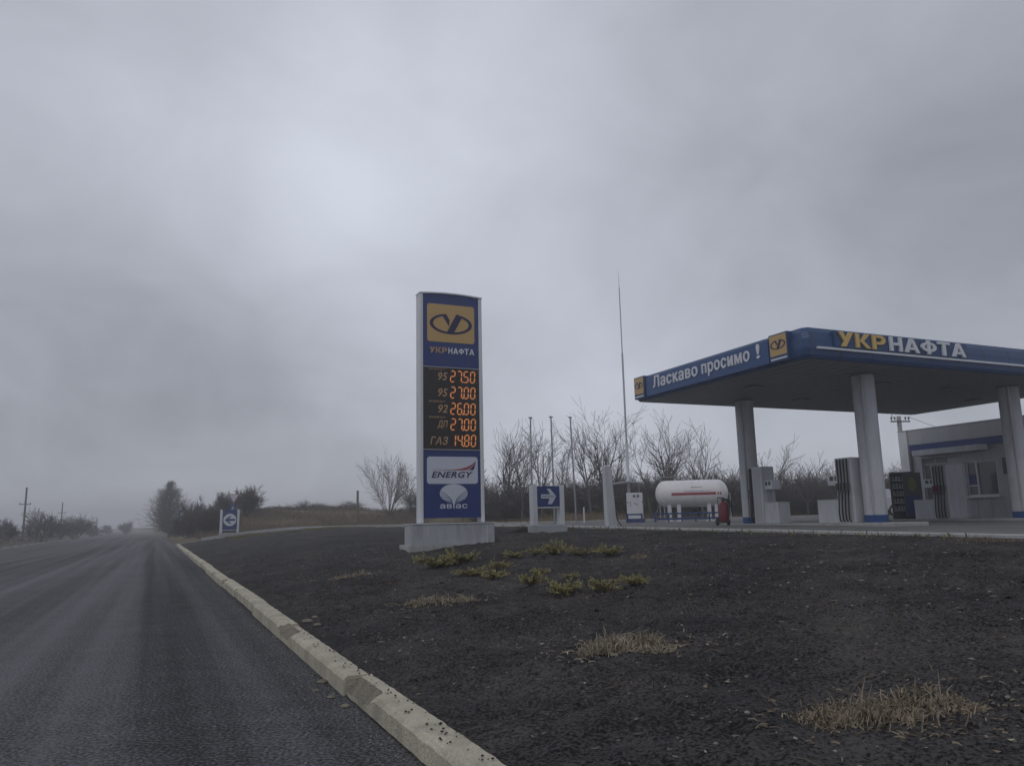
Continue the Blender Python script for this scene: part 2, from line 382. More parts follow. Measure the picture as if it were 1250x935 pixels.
def capitals(mb, word, x0, x1, z0, z1, y, th, gap=.13, m=0):
    """heavy plain capitals drawn as strokes: each polygon in a cell of height 1"""
    T = .19
    arc = lambda cx, cz, rx, rz, a0, a1, n=14: [(cx + rx * math.cos(R(a0 + (a1 - a0) * i / n)), cz + rz * math.sin(R(a0 + (a1 - a0) * i / n))) for i in range(n + 1)]
    bar = lambda x, a=0, b=1: [(x, a), (x + T, a), (x + T, b), (x, b)]
    G_ = {'У': (.80, [[(.56, 1), (.80, 1), (.37, 0), (.13, 0)], [(0, 1), (.24, 1), (.455, .45), (.345, .20)]], None),
          'К': (.80, [bar(0), [(.215, .44), (.53, 1), (.79, 1), (.40, .45), (.30, .38)], [(.315, .595), (.43, .49), (.82, 0), (.555, 0), (.235, .44)]], None),
          'Р': (.72, [bar(0)], (arc(.42, .67, .30, .33, 90, -90), arc(.40, .67, .115, .145, 90, -90), [[(.212, .815), (.40, .815), (.42, 1), (.212, 1)], [(.212, .34), (.42, .34), (.40, .525), (.212, .525)]])),
          'Н': (.78, [bar(0), bar(.57), [(.212, .40), (.568, .40), (.568, .60), (.212, .60)]], None),
          'А': (.92, [[(0, 0), (.225, 0), (.555, 1), (.35, 1)], [(.695, 0), (.92, 0), (.57, 1), (.46, .715)], [(.30, .19), (.62, .19), (.565, .36), (.355, .36)]], None),
          'Ф': (.98, [[(.385, 0), (.595, 0), (.595, 1), (.385, 1)]], (arc(.49, .51, .49, .36, 0, 360, 36), arc(.49, .51, .28, .19, 0, 360, 36), [])),
          'Т': (.78, [[(0, .81), (.78, .81), (.78, 1), (0, 1)], [(.285, 0), (.495, 0), (.495, .808), (.285, .808)]], None)}
    W_ = sum(G_[c][0] for c in word) + gap * (len(word) - 1); k = (x1 - x0) / W_; x = x0; h = z1 - z0
    f = lambda pts: [(x + px * k, z0 + pz * h) for px, pz in pts]
    for c in word:
        w, polys, ring = G_[c]
        for i, q in enumerate(polys): mb.prism(f(q), y - th - i * .0011, y, m)
        if ring:
            mb.strip(f(ring[0]), f(ring[1]), y - th - .004, y, m)
            for q in ring[2]: mb.prism(f(q), y - th - .004, y, m)
        x += (w + gap) * k
    return mb

# ------------------------------------------------------------------ ground, one grid of cells shared out among road, bed, forecourt and field
def seq(a, b, st0, growth=1.0, mx=1e9):
    out = [a]; st = st0
    while out[-1] + st < b - st * .3: out.append(out[-1] + st); st = min(mx, st * growth)
    return out
SL = [-900, -600, -400, -250, -150, -90, -60, -45, -35, -28, -23, -19, -17, -15.5, -14.2, -13, -11.2, -9.5, -7.8, -6, -4, -2, -.8, 0] \
    + seq(.2, 7, .06, 1.004) + seq(7, 12, .1, 1.05, .4) + [12, 12.16] + seq(13, 30, 1.0) + seq(30, 46, 2.0) + [46, 50, 56, 64, 75, 90, 120, 170, 260, 400, 600, 900]
TL = [-60, -40, -25, -15, -10, -7] + seq(-5.5, 8, .07) + seq(8, 57, .08, 1.03, .9) + [57, 57.6] + seq(58.3, 64.5, 1.2) + [64.5, 66] + seq(67.2, 110, 1.5) + [110, 115, 122, 130, 140, 152, 166, 182, 200, 220, 245, 275, 320, 400, 520, 700, 900]
SA = np.array(SL); TA = np.array(TL)
SG, TG = np.meshgrid(SA, TA, indexing='ij')
ZG = zt(SG, TG)
QX = OV[0] + (SG + bend(TG)) * NV[0] + TG * DV[0]; QY = OV[1] + (SG + bend(TG)) * NV[1] + TG * DV[1]
bump = np.zeros_like(ZG)
for i in range(len(SA)):
    for j in range(len(TA)):
        s, t = SA[i], TA[j]
        if .2 < s < 12 and -6 < t < 56.8:
            p = Vector((QX[i, j], QY[i, j], 0)); e = min(1, (s - .2) / .35) * min(1, (12 - s) / .5)
            n_ = mnoise.noise(p * .9) * .055 + mnoise.noise(p * 3.1) * .045 + (mnoise.noise(p * 8.3) * .034 + abs(mnoise.noise(p * 15)) * .03 * max(0, mnoise.noise(p * .7) + .4) if t < 25 else 0)
            bump[i, j] = n_ * e
        elif s > 12.2 and (t > 66 or s > 47 or (t > 43 and s > 21)):
            p = Vector((QX[i, j], QY[i, j], 0)); bump[i, j] = mnoise.noise(p * .25) * .22
        elif s < -14.5:
            p = Vector((QX[i, j], QY[i, j], 0)); bump[i, j] = mnoise.noise(p * .3) * .12
ZB = ZG + bump
def region(s, t):
    if s < -13: return 'verge'
    if s < -6: return 'road'
    if s < 0: return 'side_lane' if t < 66 else 'road'
    if t < 57 and s < 12: return 'soil_bed'
    if s < 20 and t < 64.5: return 'forecourt'
    if s < 46 and t < 41: return 'forecourt'
    return 'field'
cells = {}
for i in range(len(SA) - 1):
    for j in range(len(TA) - 1):
        cells.setdefault(region((SA[i] + SA[i + 1]) / 2, (TA[j] + TA[j + 1]) / 2), []).append((i, j))
RM = dict(verge='verge', road='asphalt_old', side_lane='asphalt_new', soil_bed='soil', forecourt='forecourt', field='field')
nT = len(TA)
for nm, cl in cells.items():
    idx = {}; vs = []; fs = []
    def vid(i, j):
        k = i * nT + j
        if k not in idx: idx[k] = len(vs); vs.append((QX[i, j], QY[i, j], ZB[i, j]))
        return idx[k]
    for i, j in cl: fs.append((vid(i, j), vid(i + 1, j), vid(i + 1, j + 1), vid(i, j + 1)))
    tag(raw(nm, vs, fs, M[RM[nm]], smooth=True), kind='structure')
def bz(s, t):
    i = int(np.clip(np.searchsorted(SA, s) - 1, 0, len(SA) - 2)); j = int(np.clip(np.searchsorted(TA, t) - 1, 0, nT - 2))
    a = (s - SA[i]) / (SA[i + 1] - SA[i]); b = (t - TA[j]) / (TA[j + 1] - TA[j])
    return float(ZB[i, j] * (1 - a) * (1 - b) + ZB[i + 1, j] * a * (1 - b) + ZB[i, j + 1] * (1 - a) * b + ZB[i + 1, j + 1] * a * b)
def GB(s, t, dz=0.0): return W(s, t, bz(s, t) + dz)

# painted dashes along the far edge of the road
mb = MB(); rr = random.Random(2); t = 20.0
while t < 330:
    L_ = 3.0 if t < 200 else 6
    for k in range(6):
        a, b = t + L_ * k / 6, t + L_ * (k + 1) / 6
        mb.add([W(-12.45, a, .004), W(-12.25, a, .004), W(-12.25, b, .004), W(-12.45, b, .004)], [(0, 1, 2, 3)])
    t += L_ + (2.0 if t < 200 else 3)
tag(obj('road_marking', mb, M['paint']), kind='structure')
# wheel-polished darker bands on the old carriageway
mb = MB()
for s0, w_ in ((-10.9, .8), (-8.6, .7), (-6.9, .5)):
    ts = list(np.linspace(10, 260, 80))
    for a, b in zip(ts, ts[1:]): mb.add([W(s0 - w_ / 2, a, .003), W(s0 + w_ / 2, a, .003), W(s0 + w_ / 2, b, .003), W(s0 - w_ / 2, b, .003)], [(0, 1, 2, 3)])
tag(obj('road_track', mb, M['asphalt_new']), kind='structure')

# kerbs
def kerb_line(mb, pts, w, h, step=.25, chips=(), seed=1, m=0):
    rg = random.Random(seed)
    for (s0, t0), (s1, t1) in zip(pts, pts[1:]):
        L = math.hypot(s1 - s0, t1 - t0); n = max(2, int(L / step)); dx, dy = (s1 - s0) / L, (t1 - t0) / L; nx, ny = dy, -dx
        prev = None
        for i in range(n + 1):
            q = L * i / n; s_, t_ = s0 + dx * q, t0 + dy * q
            z0 = float(zt(max(s_, .01), t_)) if s_ > .6 else 0.0
            ring = []
            for (o, z) in ((0, -.08), (0, h - .025), (.02, h), (w - .015, h), (w, h - .015), (w, -.08)):
                j = rg.uniform(-.004, .004)
                ring.append(W(s_ + nx * o, t_ + ny * o, z0 + z + j))
            if prev:
                k = len(ring); mb.add(prev + ring, [(a, a + 1, k + a + 1, k + a) for a in range(k - 1)], m)
            else: mb.add(ring, [tuple(range(len(ring)))], m)
            prev = ring
        mb.add(prev, [tuple(range(len(prev) - 1, -1, -1))], m)
mb = MB(); rg = random.Random(4)
# main roadside kerb: stones laid end to end, the two joints the photo shows are chipped
joints = [-8, -4.6, -1.4, 1.9, 5.2, 8.1]
while joints[-1] < 53.5: joints.append(joints[-1] + 3.0)
joints.append(56.6)
for k, (a, b) in enumerate(zip(joints, joints[1:])):
    off = rg.uniform(-.02, .02); dz = rg.uniform(-.014, .012); r_chip = rg.uniform(.0, .06) if k > 4 or k < 2 else 0; r_len = rg.uniform(.2, .6); n = max(8, int((b - a) / (.05 if b < 12 else .2))); prev = None
    a2, b2 = a + .012, b - .012
    for i in range(n + 1):
        t_ = a2 + (b2 - a2) * i / n
        h = .15 + dz; near = 1 if a < 10 else .5
        nz = mnoise.noise(Vector((0, t_ * 6, k))) * .006 * near; nz2 = mnoise.noise(Vector((3, t_ * 9, k))) * .008 * near
        chip = 0.0; cw = 0.0; bk = 0.0
        if k == 2:      # far end of the near-left stone is broken along its front edge
            chip = .075 * sm((t_ - (b - .85)) / .35) * (1 + .35 * mnoise.noise(Vector((0, t_ * 14, 7)))); cw = .065 * sm((t_ - (b - .9)) / .3); bk = .0
        if k == 3: chip = .06 * sm((t_ - (b - .75)) / .3) * (1 + .4 * mnoise.noise(Vector((0, t_ * 16, 2)))); cw = .10 * sm((t_ - (b - .8)) / .3)
        if k == 4: chip = .05 * sm((a + .35 - t_) / .3); cw = .08 * sm((a + .4 - t_) / .3)
        if r_chip: chip = max(chip, r_chip * sm((t_ - (b - r_len)) / .2) * (1 + .4 * mnoise.noise(Vector((0, t_ * 13, k))))); cw = max(cw, r_chip * sm((t_ - (b - r_len)) / .2))
        ring = [(off, -.1), (off + nz, h - .03 - chip + nz), (off + .022 + cw * .35, h - .006 - chip * .75 + nz2), (off + .04 + cw, h + nz2 - chip * .12), (off + .185 + nz2, h + nz), (off + .205 + nz, h - .02 + nz2), (off + .205, -.1)]
        ring = [W(p, t_, q) for p, q in ring]
        if prev:
            kk = len(ring)
            for e in range(kk - 1): mb.add([prev[e], prev[e + 1], ring[e + 1], ring[e]], [(0, 1, 2, 3)], 1 if (chip > .03 + .03 * mnoise.noise(Vector((e, t_ * 23, k))) and e in (1, 2)) else 0)
        else: mb.add(ring, [tuple(range(len(ring)))])
        prev = ring
    mb.add(prev, [tuple(range(len(prev) - 1, -1, -1))])
# fallen pieces of mortar under the broken joints
for (s_, t_, r_) in ((-.05, 2.5, .05), (-.1, 1.9, .035), (-.16, 2.2, .03), (-.07, 1.55, .04), (.30, 5.3, .07), (.34, 4.9, .05), (.42, 5.5, .04), (-.05, 5.4, .03)):
    c = GB(s_, t_) if s_ > 0 else W(s_, t_, 0)
    mb.lathe([(r_ * .8, -.005), (r_, r_ * .2), (r_ * .55, r_ * .5)], 'z', c, 6, 1)
kerb = tag(obj('kerb', mb, [M['kerb'], M['kerb_raw']], smooth=False), kind='structure')
mb = MB()
kerb_line(mb, [(12.0, -30), (12.0, 57.2)], .15, .07, .5)
kerb_line(mb, [(1.6, 57.3), (12, 57.3)], .15, .13, .4)
kerb_line(mb, [(2.0, 64.6), (20, 64.6), (20, 41.2), (46, 41.2)], .18, .14, .6)
tag(obj('forecourt_kerb', mb, M['concrete']), kind='structure')
# ================================================================== price totem
TS, TT = 5.53, 15.05
tz0 = .62
tot = thing('price_sign', 'tall blue price sign with orange digits on a grey plinth', 'price sign', W(TS, TT, tz0))
zz = lambda z: z - tz0
PF = -.15            # y of the frame front
mb = MB(); mb.box(-1.24, -.40, zz(.35), 1.12, .44, zz(.705)); obj('foundation', mb, M['concrete'], tot, .015)
mb = MB(); mb.box(-1.13, -.32, zz(.707), 1.06, .34, zz(1.20)); obj('plinth', mb, M['plinth_grey'], tot, .008)
mb = MB()
for x in (-.72, .86): mb.box(x - .004, -.3235, zz(.72), x + .004, -.3195, zz(1.19))
mb.box(-1.15, -.34, zz(1.202), 1.08, .36, zz(1.222)); obj('plinth_trim', mb, M['white'], tot)
for x0, x1 in ((-.875, -.775), (.775, .875)):
    mb = MB(); mb.box(x0, PF, zz(1.222), x1, .17, zz(7.17)); obj('frame_post', mb, M['white'], tot, .025)
def arc_top(x): return 7.20 + .045 * (1 - (x / .88) ** 2)
xs = [i * .88 / 8 for i in range(-8, 9)]
mb = MB(); mb.prism([(x, zz(arc_top(x))) for x in xs] + [(x, zz(arc_top(x) - .035)) for x in reversed(xs)], PF - .01, .18); obj('top_cap', mb, M['white'], tot)
mb = MB(); mb.prism([(-.772, zz(5.235)), (.772, zz(5.235))] + [(x, zz(arc_top(x) - .037)) for x in reversed([i * .772 / 8 for i in range(-8, 9)])], PF + .02, .14)
hd = obj('header_panel', mb, M['blue'], tot, .004)
y0 = PF + .02
mb = MB(); mb.prism(rrect(-.665, zz(5.90), .655, zz(6.92), .07), y0 - .006, y0); obj('emblem_plate', mb, M['yellow'], hd)
mb = MB(); emblem(mb, -.005, zz(6.40), 1.18, y0 - .006, .006); obj('emblem', mb, M['emblem_dark'], hd)
mb = MB(); capitals(mb, 'УКР', -.60, -.125, zz(5.60), zz(5.755), y0, .012); capitals(mb, 'НАФТА', -.085, .64, zz(5.60), zz(5.755), y0, .012, m=1)
obj('lettering', mb, [M['ltan'], M['lwhite']], hd)
for z_ in (5.215, 3.066):
    mb = MB(); mb.box(-.772, PF, zz(z_), .772, .1, zz(z_ + .018)); obj('divider', mb, M['grey'], tot)
mb = MB(); mb.box(-.772, PF + .03, zz(3.087), .772, .13, zz(5.213)); pb = obj('price_board', mb, M['display'], tot)
SEG = {'0': 'abcdef', '1': 'bc', '2': 'abged', '4': 'fgbc', '5': 'afgcd', '6': 'afgedc', '7': 'abc', '8': 'abcdefg'}
def digit(mb, ch, x, z, w, h, y, sk=.06):
    t = .031; g = .009
    def seg(p, q, m):
        (ax, az), (bx, bz_) = p, q; dx, dz = bx - ax, bz_ - az; L = math.hypot(dx, dz); ux, uz = dx / L, dz / L; nx, nz = -uz * t / 2, ux * t / 2
        a = (ax + ux * g, az + uz * g); b = (bx - ux * g, bz_ - uz * g); h_ = t / 2
        poly = [(a[0], a[1]), (a[0] + ux * h_ + nx, a[1] + uz * h_ + nz), (b[0] - ux * h_ + nx, b[1] - uz * h_ + nz), (b[0], b[1]), (b[0] - ux * h_ - nx, b[1] - uz * h_ - nz), (a[0] + ux * h_ - nx, a[1] + uz * h_ - nz)]
        mb.prism([(x + px + pz * sk, z + pz) for px, pz in poly], y - .006, y, m)
    pts = dict(a=((0, h), (w, h)), b=((w, h), (w, h / 2)), c=((w, h / 2), (w, 0)), d=((0, 0), (w, 0)), e=((0, h / 2), (0, 0)), f=((0, h), (0, h / 2)), g=((0, h / 2), (w, h / 2)))
    for k, (p, q) in pts.items():
        if k in SEG[ch]: seg(p, q, 0)
        else: seg(p, q, 1)
yb = PF + .03
rows = [(461, '27.50', '95', True), (480.5, '27.00', '95', False), (500, '26.00', '92', True), (519, '27.00', 'ДП', True), (538.5, '14.80', 'ГАЗ', False)]
for v, price, grade, en in rows:
    zc = ztop(552, v, 20.45) - tz0; h = .285
    mb = MB(); ds = price.replace('.', '')
    x = -.03
    for i, ch in enumerate(ds):
        digit(mb, ch, x, zc - h / 2, .115, h, yb); x += .185
    px = -.03 + 2 * .185 - .028
    mb.prism(rrect(px - .02, zc - h / 2 - .016, px + .02, zc - h / 2 + .024, .01, 2), yb - .006, yb, 0)
    obj('price_digits', mb, [M['led'], M['led_off']], pb)
    mb = MB(); x0 = {'95': -.37, '92': -.37, 'ДП': -.39, 'ГАЗ': -.59}[grade]
    put_text(mb, grade, x0, -.11, zc - .115, zc + .095, yb, .005, .012, .22)
    obj('grade_lettering', mb, M['ltan'], pb)
    if en:
        mb = MB(); put_text(mb, 'ENERGY', -.62, -.16, zc + .155, zc + .20, yb, .004, .01, .2); obj('brand_lettering', mb, M['ltan'], pb)
mb = MB(); mb.box(-.772, PF + .02, zz(1.35), .772, .14, zz(3.063)); lp = obj('lower_panel', mb, M['blue'], tot, .004)
mb = MB(); mb.prism(rrect(-.685, zz(2.205), .695, zz(2.895), .075), y0 - .006, y0); obj('energy_plate', mb, M['plate'], lp)
mb = MB(); yy = y0 - .006
put_text(mb, 'ENERGY', -.565, .555, zz(2.36), zz(2.515), yy, .006, .018, .28)
# the swoosh: a thin red line that rises and ends in a dark blade
top = [(-.53, 2.562), (0, 2.567), (.2, 2.585), (.38, 2.63), (.5, 2.68), (.58, 2.74), (.635, 2.79)]
bot = [(-.53, 2.558), (0, 2.553), (.2, 2.551), (.34, 2.556), (.44, 2.58), (.52, 2.635), (.60, 2.72)]
for i in range(6): mb.prism([(top[i][0], zz(top[i][1])), (top[i + 1][0], zz(top[i + 1][1])), (bot[i + 1][0], zz(bot[i + 1][1])), (bot[i][0], zz(bot[i][1]))], yy - .006, yy, 1)
mb.prism([(.45, zz(2.555)), (.58, zz(2.565)), (.64, zz(2.76)), (.60, zz(2.70)), (.53, zz(2.62))], yy - .007, yy - .001, 0)
obj('energy_lettering', mb, [M['emblem_dark'], M['lred']], lp)
mb = MB(); mb.prism(ellipse(.03, zz(1.965), .375, .235), y0 - .006, y0); mb.prism([(-.06, zz(1.745)), (.12, zz(1.745)), (.03, zz(1.665))], y0 - .0062, y0 - .0002)
obj('shell_emblem', mb, M['plate'], lp)
mb = MB()
for side in (-1, 1):
    for q in range(4):
        pts = []
        for i in range(9):
            k = i / 8; x = .03 + side * (.025 + .335 * (1 - q * .03) * k ** 1.15); z = 1.70 + (.12 + .11 * (3 - q) * .62) * (k ** .55) * (1.0) + .0
            pts.append((x, zz(z)))
        mb.strip(pts, [(x, z - .013) for x, z in pts], y0 - .009, y0 - .0065)
obj('shell_lines', mb, M['blue'], lp)
mb = MB(); put_text(mb, 'авіас', -.34, .40, zz(1.585), zz(1.735), y0, .008, .014); obj('lettering', mb, M['plate'], lp)

# ================================================================== arrow signs
def arrow_sign(name, label, s, t, z0, wd, zb, zp0, zp1, ztp, post, dep, left):
    r = thing(name, label, 'direction sign', W(s, t, z0)); q = lambda z: z - z0; hw = wd / 2
    mb = MB(); mb.box(-hw - .05, -dep / 2 - .05, -.2, hw + .05, dep / 2 + .05, q(zb)); obj('base', mb, M['grey' if not left else 'concrete'], r, .01)
    for x in (-hw, hw - post):
        mb = MB(); mb.box(x, -dep / 2, q(zb) + .002, x + post, dep / 2, q(ztp)); obj('post', mb, M['white'], r, .012)
    mb = MB(); mb.box(-hw + post + .003, -dep / 2 + .02, q(zp0), hw - post - .003, dep / 2 - .02, q(zp1)); pn = obj('panel', mb, M['blue'], r, .004)
    mb = MB(); mb.box(-hw + post + .003, -dep / 2 + .01, q(zp0) - .035, hw - post - .003, dep / 2 - .01, q(zp0) - .003); obj('rail', mb, M['white'], r)
    y = -dep / 2 + .02; cz = q((zp0 + zp1) / 2)
    if left:
        R_ = (wd - 2 * post) * .44; mb = MB(); mb.prism(ellipse(0, cz, R_, R_), y - .008, y); obj('disc', mb, M['lwhite'], pn)
        k = R_; mb = MB()
        mb.prism([(-.80 * k, cz), (-.02 * k, cz + .62 * k), (.30 * k, cz + .62 * k), (-.22 * k, cz + .17 * k), (.82 * k, cz + .17 * k), (.82 * k, cz - .17 * k), (-.22 * k, cz - .17 * k), (.30 * k, cz - .62 * k), (-.02 * k, cz - .62 * k)], y - .014, y - .0085); obj('arrow', mb, M['blue'], pn)
        mb = MB(); mb.box(-hw + post + .003, dep / 2 - .06, q(zb) + .03, hw - post - .003, dep / 2 - .03, q(zp0) - .06); obj('back_panel', mb, M['blue'], r)
    else:
        mb = MB(); k = (zp1 - zp0) / 2
        mb.prism([(-.80 * k, cz - .20 * k), (.12 * k, cz - .20 * k), (-.09 * k, cz - .74 * k), (.36 * k, cz - .74 * k), (.84 * k, cz), (.20 * k, cz + .74 * k), (-.16 * k, cz + .74 * k), (.20 * k, cz + .20 * k), (-.80 * k, cz + .20 * k)], y - .008, y); obj('arrow', mb, M['plate'], pn)
        mb = MB(); put_text(mb, 'АВТОГАЗ', -.70 * k, .62 * k, cz - .075 * k, cz + .085 * k, y - .008, .004, .01); obj('lettering', mb, M['dgrey'], pn)
    return r
arrow_sign('arrow_sign', 'low blue sign with a pale arrow pointing right, on two white posts', 9.42, 17.35, .84, 1.06, 1.09, 1.63, 2.25, 2.27, .15, .26, False)
z_ = [ztop(280, v, 57.8) for v in (655, 651, 647, 622)]
arrow_sign('arrow_sign', 'blue roadside sign with a left arrow in a white disc, far down the kerb', *at_px(280.5, 57.6), z_[0] - .1, 1.30, z_[1] + .05, z_[2] + .03, z_[3] - .03, z_[3], .15, .35, True)

# yield sign with a small blue plate, just behind the left arrow sign
s_, t_ = at_px(284.5, 66); g = GB(s_, t_); r = thing('yield_sign', 'white triangular give way sign above a small blue plate', 'road sign', g)
zt_ = ztop(284, 603, 66) - g.z; zb_ = ztop(284, 614.5, 66) - g.z; zc_ = ztop(284, 622, 66) - g.z
mb = MB(); mb.tube((0, 0, -.3), (0, 0, zt_), .03); obj('pole', mb, M['grey'], r)
mb = MB(); mb.prism([(-.46, zt_), (.46, zt_), (0, zb_)], -.045, -.032); tp = obj('triangle_plate', mb, M['lred'], r)
mb = MB(); mb.prism([(-.37, zt_ - .05), (.37, zt_ - .05), (0, zb_ + .10)], -.05, -.0455); obj('white_face', mb, M['plate'], tp)
mb = MB(); mb.prism(rrect(-.30, zc_ - .12, .18, zb_ - .06, .04), -.045, -.032); bp_ = obj('blue_plate', mb, M['blue'], r)
mb = MB(); mb.prism([(-.17, zc_ + .02), (-.07, zc_ + .25), (.0, zc_ + .25), (.02, zc_ + .02), (-.03, zc_ + .02), (-.04, zc_ + .17), (-.1, zc_ + .02)], -.05, -.0455); obj('road_mark', mb, M['plate'], bp_)
s_, t_ = at_px(222, 84); g = GB(s_, t_); r = thing('bus_sign', 'small blue square road sign among far bushes by the road', 'road sign', g)
zt_ = ztop(222, 623, 84) - g.z; mb = MB(); mb.tube((0, 0, -.3), (0, 0, zt_), .035); obj('pole', mb, M['grey'], r)
mb = MB(); mb.prism(rrect(-.32, zt_ - .8, .32, zt_, .05), -.05, -.037); q_ = obj('sign_plate', mb, M['blue'], r)
mb = MB(); mb.prism(rrect(-.19, zt_ - .58, .19, zt_ - .18, .03), -.056, -.0505); obj('white_face', mb, M['plate'], q_)

# ================================================================== canopy
CS0, CS1, CT0, CT1, CZ0, CZ1 = 14.68, 29.0, 11.72, 20.12, 5.44, 6.33
cs, ct = (CS0 + CS1) / 2, (CT0 + CT1) / 2; cz = .85
can = thing('canopy', 'blue edged filling station canopy on four round white columns', 'canopy', W(cs, ct, cz))
X = lambda s: s - cs
Y = lambda t: t - ct
Z = lambda z: z - cz
def rect_ring(off, ch=.13):
    a, b, c, d = X(CS0) - off, X(CS1) + off, Y(CT0) - off, Y(CT1) + off
    return [(a + ch, c), (b - ch, c), (b, c + ch), (b, d - ch), (b - ch, d), (a + ch, d), (a, d - ch), (a, c + ch)]
prof = [(-.10, CZ0), (.02, CZ0 + .01), (.07, CZ0 + .10), (.10, CZ0 + .30), (.085, CZ0 + .55), (.03, CZ0 + .75), (-.06, CZ1)]
mb = MB(); rings = [[(x, y, Z(z)) for x, y in rect_ring(o)] for o, z in prof]
for a, b in zip(rings, rings[1:]):
    mb.add(a + b, [(i, (i + 1) % 8, 8 + (i + 1) % 8, 8 + i) for i in range(8)])
fas = obj('fascia', mb, M['blue2'], can)
for k in range(1, 12):          # joints between the fascia sheets, towards the approach and towards the road
    x = X(CS0) + k * (CS1 - CS0) / 12; mb = MB()
    for (o0, z0_), (o1, z1_) in zip(prof, prof[1:]): mb.hexa([(x - .006, Y(CT0) - o0 - .002, Z(z0_)), (x + .006, Y(CT0) - o0 - .002, Z(z0_)), (x + .006, Y(CT0) - o0 + .006, Z(z0_)), (x - .006, Y(CT0) - o0 + .006, Z(z0_))], [(x - .006, Y(CT0) - o1 - .002, Z(z1_)), (x + .006, Y(CT0) - o1 - .002, Z(z1_)), (x + .006, Y(CT0) - o1 + .006, Z(z1_)), (x - .006, Y(CT0) - o1 + .006, Z(z1_))])
    obj('sheet_joint', mb, M['black'], fas)
mb = MB(); mb.prism([(0, 0), (1, 0), (1, 1), (0, 1)], 0, 1) if False else None
q = rect_ring(-.10); n = 8
mb.add([(x, y, Z(CZ0 + .012)) for x, y in q] + [(x, y, Z(CZ0 + .09)) for x, y in q], [tuple(range(7, -1, -1)), tuple(range(8, 16))] + [(i, (i + 1) % 8, 8 + (i + 1) % 8, 8 + i) for i in range(8)])
for k in range(1, 28):     # joints between the ceiling sheets
    x = X(CS0) + k * (CS1 - CS0) / 28; mb.box(x - .006, Y(CT0) + .2, Z(CZ0 + .004), x + .006, Y(CT1) - .2, Z(CZ0 + .0115))
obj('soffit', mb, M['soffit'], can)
q = rect_ring(-.065); mb = MB(); mb.add([(x, y, Z(CZ1 - .06)) for x, y in q] + [(x, y, Z(CZ1 - .003)) for x, y in q], [tuple(range(7, -1, -1)), tuple(range(8, 16))]); obj('roof', mb, M['grey'], can)
for s_, t_ in ((18.35, 13.20), (18.35, 18.66), (25.45, 13.40), (24.52, 18.75)):
    mb = MB(); mb.lathe([(.325, Z(.95)), (.325, Z(CZ0 + .01))], 'z', (X(s_), Y(t_), 0), 36); c_ = obj('column', mb, M['white_wall'], can, smooth=True)
    mb = MB(); mb.lathe([(.335, Z(.952)), (.335, Z(1.17))], 'z', (X(s_), Y(t_), 0), 36); obj('base_band', mb, M['blue3'], c_, smooth=True)
    mb = MB(); mb.tube((X(s_) - .30, Y(t_) - .19, Z(1.2)), (X(s_) - .30, Y(t_) - .19, Z(CZ0 - .05)), .035); obj('drainpipe', mb, M['grey'], c_)
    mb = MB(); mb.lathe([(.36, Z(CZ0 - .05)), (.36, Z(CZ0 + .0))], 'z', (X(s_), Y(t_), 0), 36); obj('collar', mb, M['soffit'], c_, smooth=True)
# road-facing side: flat sign panel, two emblem boxes, greeting
def side_tr(p):     # (x along -t, y depth, z) of a sign facing the road -> canopy axes
    return (X(CS0) + p[1], -p[0], p[2])
def side(mb): mb.v = [side_tr(p) for p in mb.v]; return mb
sx = lambda t: -(Y(t))
mb = MB(); mb.box(sx(19.30), -.15, Z(5.52), sx(13.02), 0.02, Z(6.20)); sp = obj('sign_panel', side(mb), M['blue3'], can, .006)
y_ = -.15
for word, ta, tb, za, zb in (('Ласкаво', 18.85, 16.30, 5.75, 6.18), ('просимо', 16.08, 13.80, 5.65, 6.08), ('!', 13.50, 13.36, 5.75, 6.18)):
    mb = MB(); put_text(mb, word, sx(ta), sx(tb), Z(za), Z(zb), y_, .03, .020); obj('greeting_lettering', side(mb), M['lwhite'], sp)
for ta, tb in ((20.02, 19.38), (12.93, 12.20)):
    mb = MB(); mb.box(sx(ta), -.20, Z(5.50), sx(tb), 0.02, Z(6.30)); eb = obj('emblem_box', side(mb), M['blue2'], can, .008)
    mb = MB(); mb.prism(rrect(sx(ta) + .04, Z(5.67), sx(tb) - .04, Z(6.26), .03), -.208, -.20); obj('emblem_plate', side(mb), M['yellow'], eb)
    mb = MB(); emblem(mb, sx((ta + tb) / 2), Z(5.98), (ta - tb) * .80, -.208, .008); obj('emblem', side(mb), M['emblem_dark'], eb)
    mb = MB(); mb.box(sx(ta) + .05, -.206, Z(5.555), sx(tb) - .05, -.2005, Z(5.60)); obj('plate_caption', side(mb), M['lwhite'], eb)
# approach-facing side: channel letters on a dark tray, white strip
yf = Y(CT0) - .11
mb = MB(); mb.box(X(15.6), yf - .03, Z(5.78), X(21.0), yf + .12, Z(6.24)); tray = obj('letter_tray', mb, M['blue2'], can, .005)
mb = MB(); capitals(mb, 'УКР', X(15.72), X(17.52), Z(5.81), Z(6.225), yf - .03, .05)
capitals(mb, 'НАФТА', X(17.70), X(20.90), Z(5.81), Z(6.225), yf - .03, .05, m=1); obj('channel_lettering', mb, [M['lyellow'], M['lwhite']], tray)
mb = MB(); mb.box(X(14.95), yf - .05, Z(5.695), X(28.7), yf + .03, Z(5.755)); obj('light_strip', mb, M['lwhite'], can, .004)
for s_, t_ in ((16.5, 16), (20.3, 14.2), (20.3, 17.8), (23.6, 14.2), (23.6, 17.8), (27.3, 16)):
    mb = MB(); mb.box(X(s_) - .22, Y(t_) - .22, Z(CZ0 - .03), X(s_) + .22, Y(t_) + .22, Z(CZ0 + .003)); obj('ceiling_lamp', mb, M['soffit'], can)

